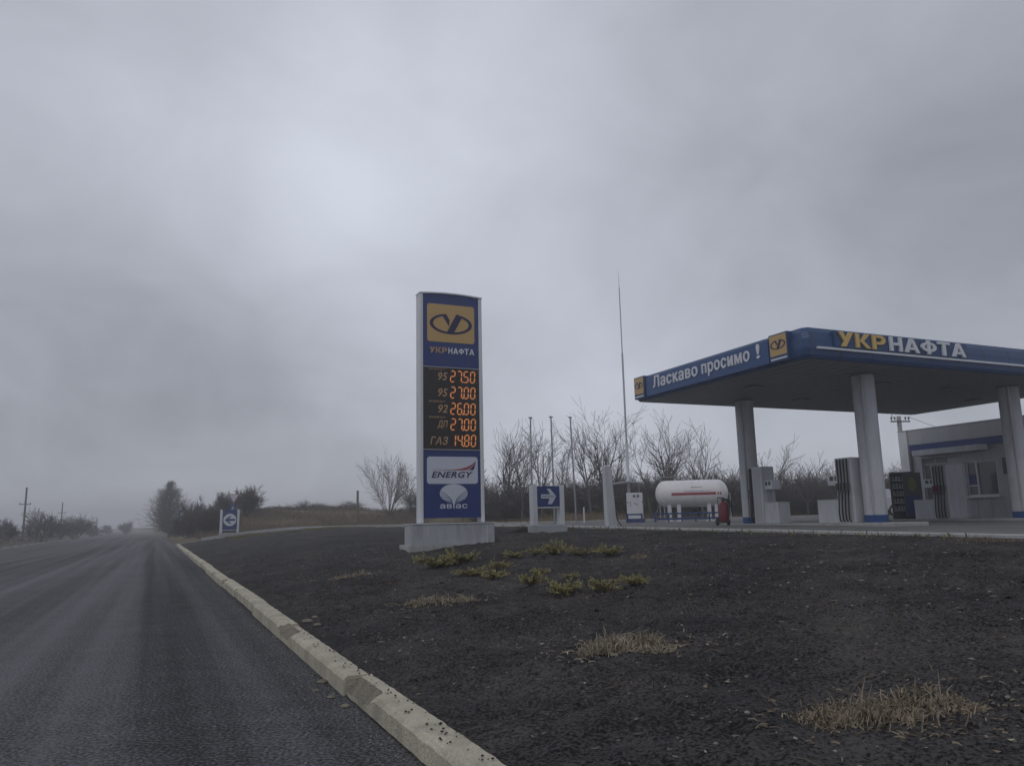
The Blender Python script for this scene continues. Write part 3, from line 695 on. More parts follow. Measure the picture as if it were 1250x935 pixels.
# ================================================================== pump islands and pumps
for lab, s_ in (('grey concrete pump island nearest the road, under the canopy', 18.35), ('grey concrete pump island nearest the station building', 25.45)):
    r = thing('pump_island', lab, 'pump island', W(s_, 15.9, .70), group='pump islands under the canopy')
    mb = MB(); mb.box(-.72, -3.9, 0, .72, 3.6, .25); obj('platform', mb, M['concrete'], r, .03)
def pump(name, label, s, t, flip, reds, kw=1.0, end=False):
    """hose tower (length .68 along y) and a low cabinet in front of it along +y"""
    r = thing(name, label, 'fuel pump', W(s, t, .951), AZ + (math.pi if flip else 0), 'fuel pumps on the islands')
    mb = MB(); mb.box(-.46, -.34, 0, .46, .30, 1.97); tw = obj('hose_tower', mb, M['white_wall'], r, .02)
    mb = MB()
    for x in (-.4645, .461): mb.box(x, -.27, .05, x + .004, .20, 1.9)
    obj('hose_panel', mb, M['grey'], tw)
    mb = MB(); mb.box(-.42, .302, 0, .42, 1.18, .70); mb.box(-.43, .301, .702, .43, 1.19, .722); obj('low_cabinet', mb, M['white_wall'], r, .012)
    mb = MB(); mb.box(-.30, .301, 1.16, .30, .80, 1.47); db = obj('display_box', mb, M['white'], r, .012)
    for x in (-.306, .3005):
        for a, b in ((.36, .50), (.56, .70)): mb = MB(); mb.box(x, a, 1.30, x + .005, b, 1.43); obj('display_window', mb, M['dgrey'], db)
    mb = MB(); mb.box(-.06, .305, .722, .06, .42, 1.16); obj('display_post', mb, M['grey'], r)
    for sx_ in (-1, 1):
        for i in range(4):
            y = -.20 + i * .125
            mb = MB(); x = sx_ * .50
            pts = [(x * .96, y, 1.93), (x, y, 1.85), (x, y + .003, 1.25), (x, y, 1.18)]
            low = [(x, y, .98), (sx_ * .53, y + .005, .75), (sx_ * .55, y + .02, .30), (sx_ * .52, y + .035, .08), (sx_ * .47, y + .03, .04)]
            nz_ = MB(); nz_.box(sx_ * .47, y - .035, 1.0, sx_ * .60, y + .035, 1.20); nz_.tube((sx_ * .56, y, 1.0), (sx_ * .64, y, .86), .022, .017, 8, 0)
            if end:      # this pump carries its hoses on the end of the tower
                turn = lambda q: (sx_ * (.035 + (q[1] + .2) * .50), -.34 * 1.25 - (abs(q[0]) - .46) * .8, q[2])
                pts = [turn(q) for q in pts]; low = [turn(q) for q in low]; nz_.v = [turn(q) for q in nz_.v]; nz_.v = [(q[0] / kw, q[1] / kw / 1.25, q[2]) for q in nz_.v]
            mb.path(pts, .021, 7); mb.path(low, .021, 7)
            obj('hose', mb, M['black'], r)
            mb = nz_; obj('nozzle', mb, M['nozred'] if (reds and i > 0) else M['dgrey'], r, .006)
    if kw != 1:
        for o in r.children_recursive:
            if o.type == 'MESH' and 'hose' != o.name.split('.')[0]: o.data.transform(Matrix.Diagonal((kw, kw * 1.25, 1, 1)))
    return r
pump('fuel_pump', 'white fuel pump beside the second column, four dark hoses to the road side', 18.35, 13.88, False, False)
pump('fuel_pump', 'white fuel pump behind the left column, tall slim tower and low cabinet', 18.22, 17.78, True, False, .62, True)
pump('fuel_pump', 'white fuel pump with reddish nozzles in front of the station building', 25.25, 15.95, False, True)

# ================================================================== station building
bs, bt, bzz = 30.25, 15.0, .82
B = thing('station_building', 'low white station shop with a blue band under its grey parapet', 'building', W(bs, bt, bzz))
bx = lambda s: s - bs
by = lambda t: t - bt
bh = lambda z: z - bzz
T0, T1 = 5.0, 21.92
openings = [(18.95, 20.92, .98, 3.55), (17.45, 18.85, 1.82, 3.30), (8.0, 11.0, 1.8, 3.3)]   # t0,t1,z0,z1 : dark doorway, window, further window
tcuts = sorted({T0, T1, *[o[0] for o in openings], *[o[1] for o in openings]})
mb = MB()
for a, b in zip(tcuts, tcuts[1:]):
    zs = [(o[2], o[3]) for o in openings if o[0] <= a + 1e-6 and o[1] >= b - 1e-6]
    if zs: mb.box(0, by(a), -.3, .25, by(b), bh(zs[0][0])); mb.box(0, by(a), bh(zs[0][1]), .25, by(b), bh(4.86))
    else: mb.box(0, by(a), -.3, .25, by(b), bh(4.86))
mb.box(.252, by(T1) - .25, -.3, 6.5, by(T1) - .002, bh(4.86)); mb.box(.252, by(T0), -.3, 6.5, by(T0) + .25, bh(4.86)); mb.box(6.25, by(T0) + .252, -.3, 6.498, by(T1) - .255, bh(4.86))
wall = obj('wall', mb, M['shop_wall'], B)
for t_, zb_ in [(q, 3.72) for q in np.arange(6, 22, 1.22) if not any(o[0] - .1 < q < o[1] + .1 for o in openings)] + [(17.85, 1.72), (18.45, 1.72)]:
    mb = MB(); mb.box(-.003, by(t_) - .007, bh(.95), .004, by(t_) + .007, bh(zb_)); obj('cladding_joint', mb, M['dgrey'], wall)
mb = MB(); mb.box(.26, by(T0) + .26, bh(4.45), 6.24, by(T1) - .26, bh(4.55)); obj('roof', mb, M['grey'], B)
mb = MB(); mb.box(-.10, by(T0), bh(4.24), -.003, by(21.42), bh(4.90)); mb.box(-.12, by(T0), bh(4.902), .3, by(T1) + .03, bh(4.94)); obj('parapet', mb, M['grey'], B, .006)
mb = MB(); mb.box(-.09, by(T0), bh(3.95), -.003, by(21.40), bh(4.238)); obj('blue_band', mb, M['blue'], B)
mb = MB(); mb.box(-.14, by(21.46), -.2, -.003, by(T1), bh(4.88)); obj('corner_pilaster', mb, M['white'], B, .01)
mb = MB(); mb.tube((-.10, by(21.36), .05), (-.10, by(21.36), bh(3.95)), .045); obj('downpipe', mb, M['dgrey'], B)
mb = MB(); mb.box(-.55, by(17.65), bh(3.70), -.095, by(20.95), bh(3.94)); obj('awning', mb, M['white_wall'], B, .01)
mb = MB(); mb.box(.02, by(18.97), .16, .08, by(20.90), .20)
dr = MB(); dr.box(.06, by(18.96), .16, .12, by(19.62), bh(3.53)); d_ = obj('pale_door', dr, M['grey'], B)
dr = MB(); dr.tube((.03, by(19.55), 1.0), (.03, by(19.55), 1.25), .015); obj('handle', dr, M['dgrey'], d_)
w = MB(); w.box(.12, by(19.63), .18, .135, by(20.90), bh(3.53)); dg_ = obj('glazed_door', w, M['glass'], B)
w = MB()
for t_ in (19.63, 20.24, 20.86): w.box(.09, by(t_), .17, .119, by(t_) + .05, bh(3.53))
for z_ in (1.5, 2.6, 3.3): w.box(.092, by(19.69), bh(z_), .118, by(20.85), bh(z_) + .045)
obj('door_frame', w, M['white_wall'], dg_)
for (a, b, c, d) in openings[1:]:
    w = MB(); w.box(.13, by(a) + .01, bh(c) + .01, .145, by(b) - .01, bh(d) - .01); wi = obj('window', w, M['glass2'], B)
    w = MB()
    for t_ in (a, b - .06, a + (b - a) * .64): w.box(.06, by(t_), bh(c), .128, by(t_) + .06, bh(d))
    for z_ in (c, d - .06): w.box(.062, by(a) + .062, bh(z_), .126, by(b) - .062, bh(z_) + .06)
    w.box(.064, by(a + (b - a) * .64) + .062, bh(c) + .42, .124, by(b) - .062, bh(c) + .47)
    obj('frame', w, M['white'], wi)
    w = MB(); w.box(.10, by(a + (b - a) * .64) + .07, bh(c) + .48, .122, by(b) - .065, bh(c) + .92); obj('service_hatch', w, M['blue'], wi)
    w = MB(); w.box(-.12, by(a) - .08, bh(c) - .07, .05, by(b) + .08, bh(c) - .01); obj('sill', w, M['white'], wi)
    w = MB(); w.box(.9, by(a) - .3, bh(c) - .2, .92, by(b) + .3, bh(d) + .1); obj('curtain', w, M['white_wall'], wi)
w = MB(); w.box(-.03, by(16.62), bh(2.66), -.002, by(17.16), bh(3.34)); nb = obj('notice_board', w, M['dgrey'], B)
w = MB(); w.box(1.5, by(18.5), bh(.9), 1.55, by(21.5), bh(3.6)); obj('inner_partition', w, M['dgrey'], B)
w = MB(); w.box(-.35, by(T0), -.5, -.002, by(T1), .07); obj('plinth', w, M['concrete'], B)
# bottle rack and poster board by the shop corner
s_, t_ = at_px(1104.5, 33.4)
r = thing('display_rack', 'tall dark display rack with pale shelves of bottles by the shop corner', 'display rack', W(s_, t_, float(zt(s_, t_))), AZ - R(50))
mb = MB(); mb.box(-.44, -.2, 0, -.36, .25, 1.95); mb.box(.36, -.2, 0, .44, .25, 1.95); mb.box(-.358, .2, 0, .358, .25, 1.95); mb.box(-.358, -.2, 1.85, .358, .198, 1.95); mb.box(-.358, -.2, 0, .358, .198, .28); obj('cabinet', mb, M['dgrey'], r)
for k in range(5):
    mb = MB(); mb.box(-.355, -.19, .34 + k * .31, .355, .195, .37 + k * .31); sh = obj('shelf', mb, M['white_wall'], r)
    mb = MB()
    for i in range(6):
        x = -.30 + i * .12; mb.box(x - .045, -.12, .372 + k * .31, x + .045, .02, .54 + k * .31); mb.tube((x, -.05, .54 + k * .31), (x, -.05, .585 + k * .31), .02, .02, 8)
    obj('bottles', mb, M['oil'], sh, .008)
s_, t_ = at_px(1117.5, 32.8)
r = thing('poster_board', 'dark poster board with a yellow green emblem beside the bottle rack', 'sign board', W(s_, t_, float(zt(s_, t_))), AZ - R(50))
mb = MB(); mb.box(-.34, -.03, .12, .34, .03, 1.9); pb_ = obj('board', mb, M['dgrey'], r, .01)
mb = MB(); mb.prism(ellipse(0, 1.42, .15, .28, 24), -.038, -.031); obj('emblem', mb, M['green_yel'], pb_)
mb = MB(); mb.prism(rrect(-.26, .2, .26, .95, .03), -.038, -.031); obj('poster', mb, M['blue'], pb_)
for x in (-.28, .28):
    mb = MB(); mb.box(x - .03, -.2, 0, x + .03, .2, .118); obj('foot', mb, M['dgrey'], r)

# parked car half hidden behind the second column
s_, t_ = at_px(1077, 41); r = thing('parked_car', 'silver hatchback parked behind the columns, mostly hidden', 'car', W(s_, t_, float(zt(s_, t_))), AZ + R(8))
mb = MB()
side_p = [(-1.95, .42), (-2.0, .62), (-1.92, .86), (-1.2, .98), (-.75, 1.02), (-.15, 1.42), (.9, 1.45), (1.65, 1.18), (1.92, .98), (1.98, .60), (1.92, .36), (-1.9, .34)]
wid = [.72, .80, .82, .84, .82, .62, .60, .68, .76, .82, .80, .80]
vs = [(x, -w_, z) for (x, z), w_ in zip(side_p, wid)] + [(x, w_, z) for (x, z), w_ in zip(side_p, wid)]
n = len(side_p); fs = [list(range(n - 1, -1, -1)), list(range(n, 2 * n))] + [(i, (i + 1) % n, n + (i + 1) % n, n + i) for i in range(n)]
mb.add([(p[1], p[0], p[2]) for p in vs], fs); body = obj('body', mb, M['silver'], r, .05, smooth=True)
mb = MB(); mb.prism([(-.62, 1.05), (.62, 1.05), (.52, 1.38), (-.52, 1.38)], 0, .02); o_ = obj('windscreen', mb, M['glass'], r); o_.location = (0, -.80, .33); o_.rotation_euler = (R(-56), 0, 0); o_.location = (0, -1.42, .52)
for x in (-1, 1):
    mb = MB(); P4 = [(x * .835, -.62, 1.02), (x * .80, 1.45, 1.08), (x * .66, .95, 1.36), (x * .66, -.16, 1.36)]
    mb.hexa(P4, [(a + x * .012, b, c) for a, b, c in P4]); obj('side_window', mb, M['glass'], r)
    for y in (-1.25, 1.25):
        mb = MB(); mb.lathe([(.30, -.10), (.32, -.06), (.32, .06), (.30, .10)], 'x', (x * .74, y, .32), 24); wh = obj('wheel', mb, M['black'], r, smooth=True)
        mb = MB(); mb.lathe([(.19, -.012), (.17, .012)], 'x', (x * .85, y, .32), 20); obj('rim', mb, M['silver'], wh)
    mb = MB(); mb.box(x * .62 - .14, -1.99, .66, x * .62 + .14, -1.90, .80); obj('headlight', mb, M['plate'], r, .03)
    mb = MB(); mb.box(x * .66 - .1, 1.93, .72, x * .66 + .1, 1.99, .92); obj('tail_light', mb, M['lred'], r, .02)

# ================================================================== gas tank
a = P(800, 605, 42.2); b = P(889, 604, 41.4); sa, ta = st_of(a); sb, tb = st_of(b); sc_, tc_ = (sa + sb) / 2, (ta + tb) / 2
rot = math.atan2(b[1] - a[1], b[0] - a[0]); Lk = math.hypot(b[0] - a[0], b[1] - a[1]); gz = float(zt(sc_, tc_))
zc = ztop(845, 602.2, 41.8) - gz; rad = .70
r = thing('gas_tank', 'white horizontal gas tank with a dull red stripe, on short legs', 'gas tank', W(sc_, tc_, gz), rot)
mb = MB(); h = Lk / 2; pr = []
for i in range(9):
    w_ = math.pi / 2 * i / 8; pr.append((max(.01, rad * math.sin(w_)), -h + .55 * (1 - math.cos(w_))))
pr = pr + [(q, -z) for q, z in reversed(pr)]
mb.lathe(pr, 'x', (0, 0, zc), 48); ves = obj('vessel', mb, M['tank'], r, smooth=True)
def on_tank(x, zrel, out=.006):
    return (x, -math.sqrt(max(.0, (rad + out) ** 2 - zrel * zrel)), zc + zrel)
mb = MB()
def tank_patch(x0, x1, z0, z1, m=0, out=.006):
    nx, nz = 12, 3
    for i in range(nx):
        for j in range(nz):
            xa, xb = x0 + (x1 - x0) * i / nx, x0 + (x1 - x0) * (i + 1) / nx; za, zb = z0 + (z1 - z0) * j / nz, z0 + (z1 - z0) * (j + 1) / nz
            mb.add([on_tank(xa, za, out), on_tank(xb, za, out), on_tank(xb, zb, out), on_tank(xa, zb, out)], [(0, 1, 2, 3)], m)
tank_patch(-h * .54, h * .66, -.10, .03); tank_patch(h * .70, h * .735, -.10, .03); tank_patch(h * .76, h * .80, -.10, .03)
obj('stripe', mb, M['lred'], ves)
mb = MB()
tt = lambda p: on_tank(p[0], p[2], .004 + max(0, -p[1]))
put_text(mb, 'УКРНАФТА', h * .06, h * .30, .27, .335, 0, .003, .01, tr=tt); obj('tank_lettering', mb, M['dgrey'], ves)
mb = MB(); put_text(mb, 'ВОГНЕНЕБЕЗПЕЧНО ПРОПАН БУТАН', -h * .2, h * .52, .075, .125, 0, .003, .01, tr=tt); obj('warning_lettering', mb, M['dgrey'], ves)
mb = MB(); emblem(mb, -.06 + h * .06, .30, .13, 0, .003); mb.v = [tt(p) for p in mb.v]; obj('emblem', mb, M['emblem_dark'], ves)
for x in (-h * .62, -h * .36, h * .46, h * .66):
    mb = MB(); mb.box(x - .10, -.42, -.05, x + .10, .42, zc - rad * .70); mb.box(x - .2, -.5, -.1, x + .2, .5, -.02 + .06); obj('leg', mb, M['white'], r, .01)
for x in (h * .5, h * .58, h * .66, h * .72):
    mb = MB(); mb.tube((x, 0, zc + rad - .03), (x, 0, zc + rad + .10), .03); mb.lathe([(.05, .10), (.05, .15), (.02, .18)], 'z', (x, 0, zc + rad), 10); obj('valve', mb, M['dgrey'], r)
mb = MB(); mb.path([(-h * .85, -.3, zc + rad - .1), (-h * .85, -.3, zc + rad + .18), (-h * .45, -.3, zc + rad + .18), (-h * .45, -.3, zc + rad - .12)], .012, 6); obj('grab_rail', mb, M['grey'], r)
mb = MB(); mb.path([(-h * .88, -.2, .0), (-h * .88, -.2, zc - .3)], .03, 8); mb.path([(-h * .76, -.2, .0), (-h * .76, -.2, zc - .5)], .03, 8); mb.path([(h + .0, .0, zc - .05), (h + .08, .0, zc - .05), (h + .08, 0, .1)], .025, 8); obj('pipe', mb, M['grey'], r)
# low blue guard rail before the tank
a = P(765, 630, 39.3); b = P(884, 630, 38.0); sa, ta = st_of(a); sb, tb = st_of(b)
rot2 = math.atan2(b[1] - a[1], b[0] - a[0]); L2 = math.hypot(b[0] - a[0], b[1] - a[1]); g2 = float(zt((sa + sb) / 2, (ta + tb) / 2))
zr = ztop(825, 625.6, 38.6) - g2
for i, (x0, x1, lab) in enumerate(((-L2 / 2, -L2 / 2 + .78, 'short blue guard rail before the white gas pump'), (-L2 / 2 + 1.35, L2 / 2, 'long low blue guard rail before the gas tank'))):
    q = at_px(0, 1); mid = a + (b - a) * (((x0 + x1) / 2 + L2 / 2) / L2)
    r = thing('guard_rail', lab, 'guard rail', Vector((mid[0], mid[1], g2)), rot2, 'blue guard rails round the gas tank'); hw = (x1 - x0) / 2
    mb = MB(); mb.box(-hw, -.04, zr - .08, hw, .04, zr); obj('top_rail', mb, M['rail_blue'], r, .01)
    mb = MB(); mb.box(-hw, -.04, zr - .34, hw, .04, zr - .24); obj('lower_rail', mb, M['rail_blue'], r, .01)
    for k in range(2 if i == 0 else 6):
        x = -hw + .04 + (2 * hw - .08) * k / (1 if i == 0 else 5); mb = MB(); mb.box(x - .04, -.042, -.1, x + .04, .042, zr - .002); obj('post', mb, M['rail_blue'], r)
# gas pump, its awning and the mast
c = P(776.5, 630, 41.5); s_, t_ = st_of(c); g3 = float(zt(s_, t_)); zt3 = ztop(776, 601.5, 41.5) - g3
r = thing('gas_pump', 'white gas pump cabinet with round gauges left of the tank', 'gas pump', W(s_, t_, g3), rot)
mb = MB(); mb.box(-.44, -.25, .18, .38, .25, zt3); cb = obj('cabinet', mb, M['white'], r, .015)
mb = MB(); mb.box(-.50, -.3, -.1, .45, .3, .178); obj('base', mb, M['rail_blue'], r)
for x in (-.04, .16):
    mb = MB(); mb.lathe([(.07, -.268), (.07, -.25)], 'y', (x, 0, zt3 - .17), 16); obj('gauge', mb, M['dgrey'], cb)
mb = MB()
for x, z in ((-.25, .50), (-.24, .64), (.1, .6), (-.02, .56), (-.38, .50), (.36, .48)): mb.box(x - .03, -.257, zt3 - z - .03, x + .03, -.2505, zt3 - z + .03)
obj('buttons', mb, M['dgrey'], cb)
mb = MB(); mb.path([(-.46, -.1, zt3 - .1), (-.52, -.12, zt3 - .5), (-.5, -.12, .3), (-.46, -.1, .5)], .02, 6); obj('hose', mb, M['black'], r)
c = P(769, 630, 42.6); s_, t_ = st_of(c); g4 = float(zt(s_, t_)); zm = ztop(752.5, 331, 42.6)
r = thing('lightning_mast', 'tall thin white lightning mast rising beside the gas pump', 'mast', W(s_, t_, g4))
k = zm - g4
mb = MB(); mb.tube((0, 0, -.2), (0, 0, k * .30), .085, .08, 12); obj('lower_tube', mb, M['white'], r)
mb = MB(); mb.tube((0, 0, k * .30), (0, 0, k * .66), .055, .05, 10); obj('middle_tube', mb, M['grey'], r)
mb = MB(); mb.tube((0, 0, k * .66), (0, 0, k * .93), .032, .028, 8); mb.tube((0, 0, k * .93), (0, 0, k), .014, .006, 6); obj('rod', mb, M['grey'], r)
c = P(768, 630, 42.3); s_, t_ = st_of(c)
r = thing('pump_awning', 'small thin pale awning over the white gas pump', 'awning', W(s_, t_, g4), rot)
za = ztop(765, 590, 42.2) - g4
mb = MB(); mb.hexa([(-1.0, -.75, za - .06), (.1, -.75, za + .06), (.1, .75, za + .06), (-1.0, .75, za - .06)], [(-1.0, -.75, za - .01), (.1, -.75, za + .11), (.1, .75, za + .11), (-1.0, .75, za - .01)])
mb.hexa([(.102, -.75, za + .06), (.85, -.75, za - .02), (.85, .75, za - .02), (.102, .75, za + .06)], [(.102, -.75, za + .11), (.85, -.75, za + .03), (.85, .75, za + .03), (.102, .75, za + .11)]); obj('sheet', mb, M['white_wall'], r)
mb = MB(); mb.tube((.55, .6, -.1), (.55, .6, za + .01), .025); obj('support', mb, M['grey'], r)
# three flagpoles
for (u0, v0, u1, d, lab) in ((647.5, 510, 650, 45, 'leftmost of three bare grey flagpoles behind the arrow sign'), (672.5, 509, 677, 46, 'middle one of three bare grey flagpoles behind the arrow sign'), (696, 509.5, 703.5, 47, 'rightmost of three bare grey flagpoles, leaning slightly')):
    p1 = P(u1, 631, d); p0 = P(u0, v0, d); s_, t_ = st_of(p1); g = GB(s_, t_)
    r = thing('flagpole', lab, 'flagpole', g, group='flagpoles behind the arrow sign'); k = p0[2] - g.z; lx = (np.array(p0[:2]) - np.array(p1[:2])); lx = float(lx @ NV), float(lx @ DV)
    mb = MB(); mb.tube((0, 0, -.2), (lx[0] * .5, lx[1] * .5, k * .5), .055, .05, 10); mb.tube((lx[0] * .5, lx[1] * .5, k * .5), (lx[0], lx[1], k), .045, .04, 10); obj('pole', mb, M['pole'], r)
    mb = MB(); mb.tube((lx[0] - .10, lx[1], k), (lx[0] + .10, lx[1], k), .05, .05, 8); obj('finial', mb, M['pole'], r)
# leaning concrete post with a loose cable
s_, t_ = 12.75, 19.2; g = Vector(W(s_, t_, float(zt(s_, t_))))
r = thing('concrete_post', 'white tapered concrete post leaning left with a dark cable', 'post', g)
k = ztop(736, 568, 27.1) - g.z
mb = MB(); mb.hexa([(-.17, -.14, -.3), (.17, -.14, -.3), (.17, .14, -.3), (-.17, .14, -.3)], [(-.21, -.09, k - .05), (.03, -.09, k - .05), (.03, .09, k - .05), (-.21, .09, k - .05)])
mb.hexa([(-.21, -.09, k - .05), (.03, -.09, k - .05), (.03, .09, k - .05), (-.21, .09, k - .05)], [(-.15, -.05, k), (-.03, -.05, k), (-.03, .05, k), (-.15, .05, k)]); obj('shaft', mb, M['white_wall'], r)
mb = MB(); mb.path([(.0, .1, k - .03), (.09, .12, k - .25), (.13, .12, k - .8), (.22, .12, .7), (.33, .1, .25), (.45, .05, .02)], .018, 6); obj('cable', mb, M['black'], r)
# wheeled fire extinguisher
c = P(884.5, 640, 27.6); s_, t_ = st_of(c); g5 = float(zt(s_, t_))
r = thing('wheeled_extinguisher', 'big red wheeled fire extinguisher with black hose by the left column', 'fire extinguisher', W(s_, t_, g5), R(10))
mb = MB(); pr = [(.10, .12), (.16, .14), (.175, .2), (.175, .66), (.15, .74), (.06, .80), (.04, .84)]; mb.lathe(pr, 'z', (0, 0, 0), 24); obj('cylinder', mb, M['red'], r, smooth=True)
mb = MB(); mb.box(-.05, -.05, .84, .05, .05, .93); mb.tube((-.05, 0, .92), (-.16, 0, .97), .015); obj('valve', mb, M['dgrey'], r)
mb = MB(); mb.path([(.05, -.02, .9), (.16, -.16, .86), (.22, -.18, .72), (.2, -.19, .5), (.23, -.19, .35), (.20, -.19, .6), (.1, -.2, .8), (-.02, -.1, .9)], .02, 7); obj('hose', mb, M['black'], r)
mb = MB(); mb.path([(-.12, .16, .2), (-.12, .18, .95), (.12, .18, .95), (.12, .16, .2)], .014, 6); mb.box(-.18, -.05, .09, .18, .2, .12); obj('trolley_frame', mb, M['dgrey'], r)
for x in (-.2, .2):
    mb = MB(); mb.lathe([(.11, -.025), (.13, -.015), (.13, .015), (.11, .025)], 'x', (x, .12, .125), 18); obj('wheel', mb, M['black'], r)
# power pole behind the shop
s_, t_ = at_px(1110, 50); g = GB(s_, t_); k = ztop(1109, 508, 50) - g.z
r = thing('utility_pole', 'grey power pole with a cross arm and insulators above the shop roof', 'utility pole', g, R(6), 'utility poles')
mb = MB(); mb.tube((0, 0, -.3), (0, 0, k), .17, .13, 10); obj('pole', mb, M['concrete'], r)
mb = MB(); mb.box(-.66, -.16, k - .38, .66, -.10, k - .30); ca = obj('cross_arm', mb, M['dgrey'], r)
for x in (-.58, -.36, .36, .58):
    mb = MB(); mb.tube((x, -.13, k - .30), (x, -.13, k - .16), .018, .018, 6); mb.lathe([(.05, -.2), (.065, -.14), (.04, -.04)], 'z', (x, -.13, k), 8); obj('insulator', mb, M['dgrey'], ca)
mb = MB(); mb.path([(-.4, -.13, k - .1), (-.55, -.1, k + .05), (-.45, -.1, k + .2), (-.2, -.1, k + .12)], .014, 5); mb.path([(.58, -.13, k - .05), (2.5, -1.0, k - 1.1), (5, -2.2, k - 2.2)], .012, 5); obj('wire', mb, M['black'], r)
# roadside power poles on the far left
for u0, v0, u1, d, lab in ((29, 595, 28.3, 90, 'bare wooden power pole nearest on the left of the road'), (75, 613, 74, 140, 'second, shorter looking power pole on the left of the road'), (118, 632, 117.5, 200, 'farthest faint power pole on the left of the road')):
    p1 = P(u1, 645, d); s_, t_ = st_of(p1); g = GB(s_, t_); k = ztop(u0, v0, d) - g.z
    r = thing('utility_pole', lab, 'utility pole', g, R(-20), 'utility poles')
    mb = MB(); mb.tube((0, 0, -.3), (.05, 0, k), .13, .09, 8); obj('pole', mb, M['wood'], r)
    mb = MB(); mb.box(-.9, -.05, k * .68, .9, .05, k * .68 + .09); ca = obj('cross_arm', mb, M['wood'], r)
    mb = MB()
    for x in (-.8, .8): mb.tube((x, 0, k * .68 + .09), (x, 0, k * .68 + .24), .035, .03, 6)
    obj('insulators', mb, M['dgrey'], ca)
# lone posts
for (u, vt, d, wd, m_, lab) in ((436.3, 599.5, 75, .12, 'wood', 'lone grey post on the grassy mound left of the price sign'), (713, 620, 48, .05, 'white', 'short white marker post in the dry grass')):
    s_, t_ = at_px(u, d); g = GB(s_, t_); k = ztop(u, vt, d) - g.z
    r = thing('post', lab, 'post', g); mb = MB(); mb.tube((0, 0, -.3), (0, 0, k), wd, wd * .9, 8); obj('shaft', mb, M[m_], r)
    mb = MB(); mb.tube((0, 0, k), (0, 0, k + .05), wd * 1.15, wd * .9, 8); obj('cap', mb, M[m_], r)
# ================================================================== trees and bushes
def grow(rg, p, d, L, r, lvl, mx, out, up=.05, jit=.16, kids=(2, 3), shrink=(.5, .75), ang=(25, 55), rmin=.010):
    n = 4 if lvl < 2 else 3
    for i in range(n):
        d = (d + Vector((rg.gauss(0, jit), rg.gauss(0, jit), rg.gauss(0, jit * .6) + up))).normalized()
        q = p + d * (L / n); ra = max(rmin, r * (1 - .7 * i / n)); rb = max(rmin, r * (1 - .7 * (i + 1) / n))
        out.append((lvl, p.copy(), q.copy(), ra, rb)); p = q
        if lvl < mx and (i >= 1 or lvl > 0):
            for _ in range(rg.randint(*kids) if i < n - 1 else 2):
                a = d.orthogonal().normalized(); a.rotate(Matrix.Rotation(rg.uniform(0, 6.283), 3, d)); w = R(rg.uniform(*ang))
                nd = (d * math.cos(w) + a * math.sin(w)).normalized()
                grow(rg, p, nd, L * rg.uniform(*shrink), rb * .72, lvl + 1, mx, out, up, jit, kids, shrink, ang, rmin)
def segs_mesh(segs):
    mb = MB()
    for (lvl, a, b, ra, rb) in segs: mb.tube(a, b, ra, rb, 6 if lvl == 0 else (4 if ra > .03 else 3), 0, cap=False)
    return mb
def tree_geo(seed, H, stems=1, spread=.5, tr=.12, mx=4, kids=(1, 2), fork=.25, low=.12, jit=.09, shr=(.42, .62), rmin=.011, bs_=.03):
    rg = random.Random(seed); out = []
    if stems == 1:
        top = Vector((rg.gauss(0, .12), rg.gauss(0, .12), H * fork)); out.append((0, Vector((0, 0, -.2)), top, tr, tr * .8))
        for i in range(rg.randint(3, 5)):
            w = rg.uniform(0, 6.28); d = Vector((math.cos(w) * spread * rg.uniform(.4, 1), math.sin(w) * spread * rg.uniform(.4, 1), 1)).normalized()
            grow(rg, top - Vector((0, 0, rg.uniform(0, H * fork * .3))), d, H * rg.uniform(.5, .74), tr * .62, 1, mx, out, .075, jit, kids, shr, (20, 45), rmin=rmin)
    else:
        for i in range(stems):
            w = rg.uniform(0, 6.28); k = rg.uniform(.1, 1); d = Vector((math.cos(w) * spread * k, math.sin(w) * spread * k, 1)).normalized()
            b = Vector((math.cos(w) * bs_ * k * H, math.sin(w) * bs_ * k * H, -.15)); q = b + d * H * low
            out.append((0, b, q, tr, tr * .8)); grow(rg, q, d, H * rg.uniform(.62, .85) * (1 - .25 * k * spread), tr * .75, 1, mx, out, .04, jit, kids, shr, (18, 42), rmin=rmin)
    zmax = max(s[2].z for s in out); f = H / zmax
    out = [(l, a * f, b * f, ra, rb) for l, a, b, ra, rb in out]
    return [s for s in out if s[0] == 0], [s for s in out if s[0] > 0]
def cone_geo(seed, H):
    rg = random.Random(seed); lead = []; out = []; p = Vector((0, 0, -.2)); n = 12
    for i in range(n):
        q = Vector((rg.gauss(0, .06), rg.gauss(0, .06), H * (i + 1) / n)); lead.append((0, p, q, .16 * (1 - i / n) + .012, .16 * (1 - (i + 1) / n) + .012)); p = q
    for i in range(420):
        k = rg.random() ** 1.25; z = H * (.03 + .92 * k); L = (.40 * H * (1 - k) ** .8 * rg.uniform(.5, 1.05) + .4); w = rg.uniform(0, 6.28); e = rg.uniform(-.1, .8) + k * .6
        grow(rg, Vector((0, 0, z)), Vector((math.cos(w), math.sin(w), e)).normalized(), L, .03, 2, 3, out, .06, .12, (2, 3), (.4, .65), (25, 50), .013)
    return lead, [s for s in out if s[2].z > -.1]
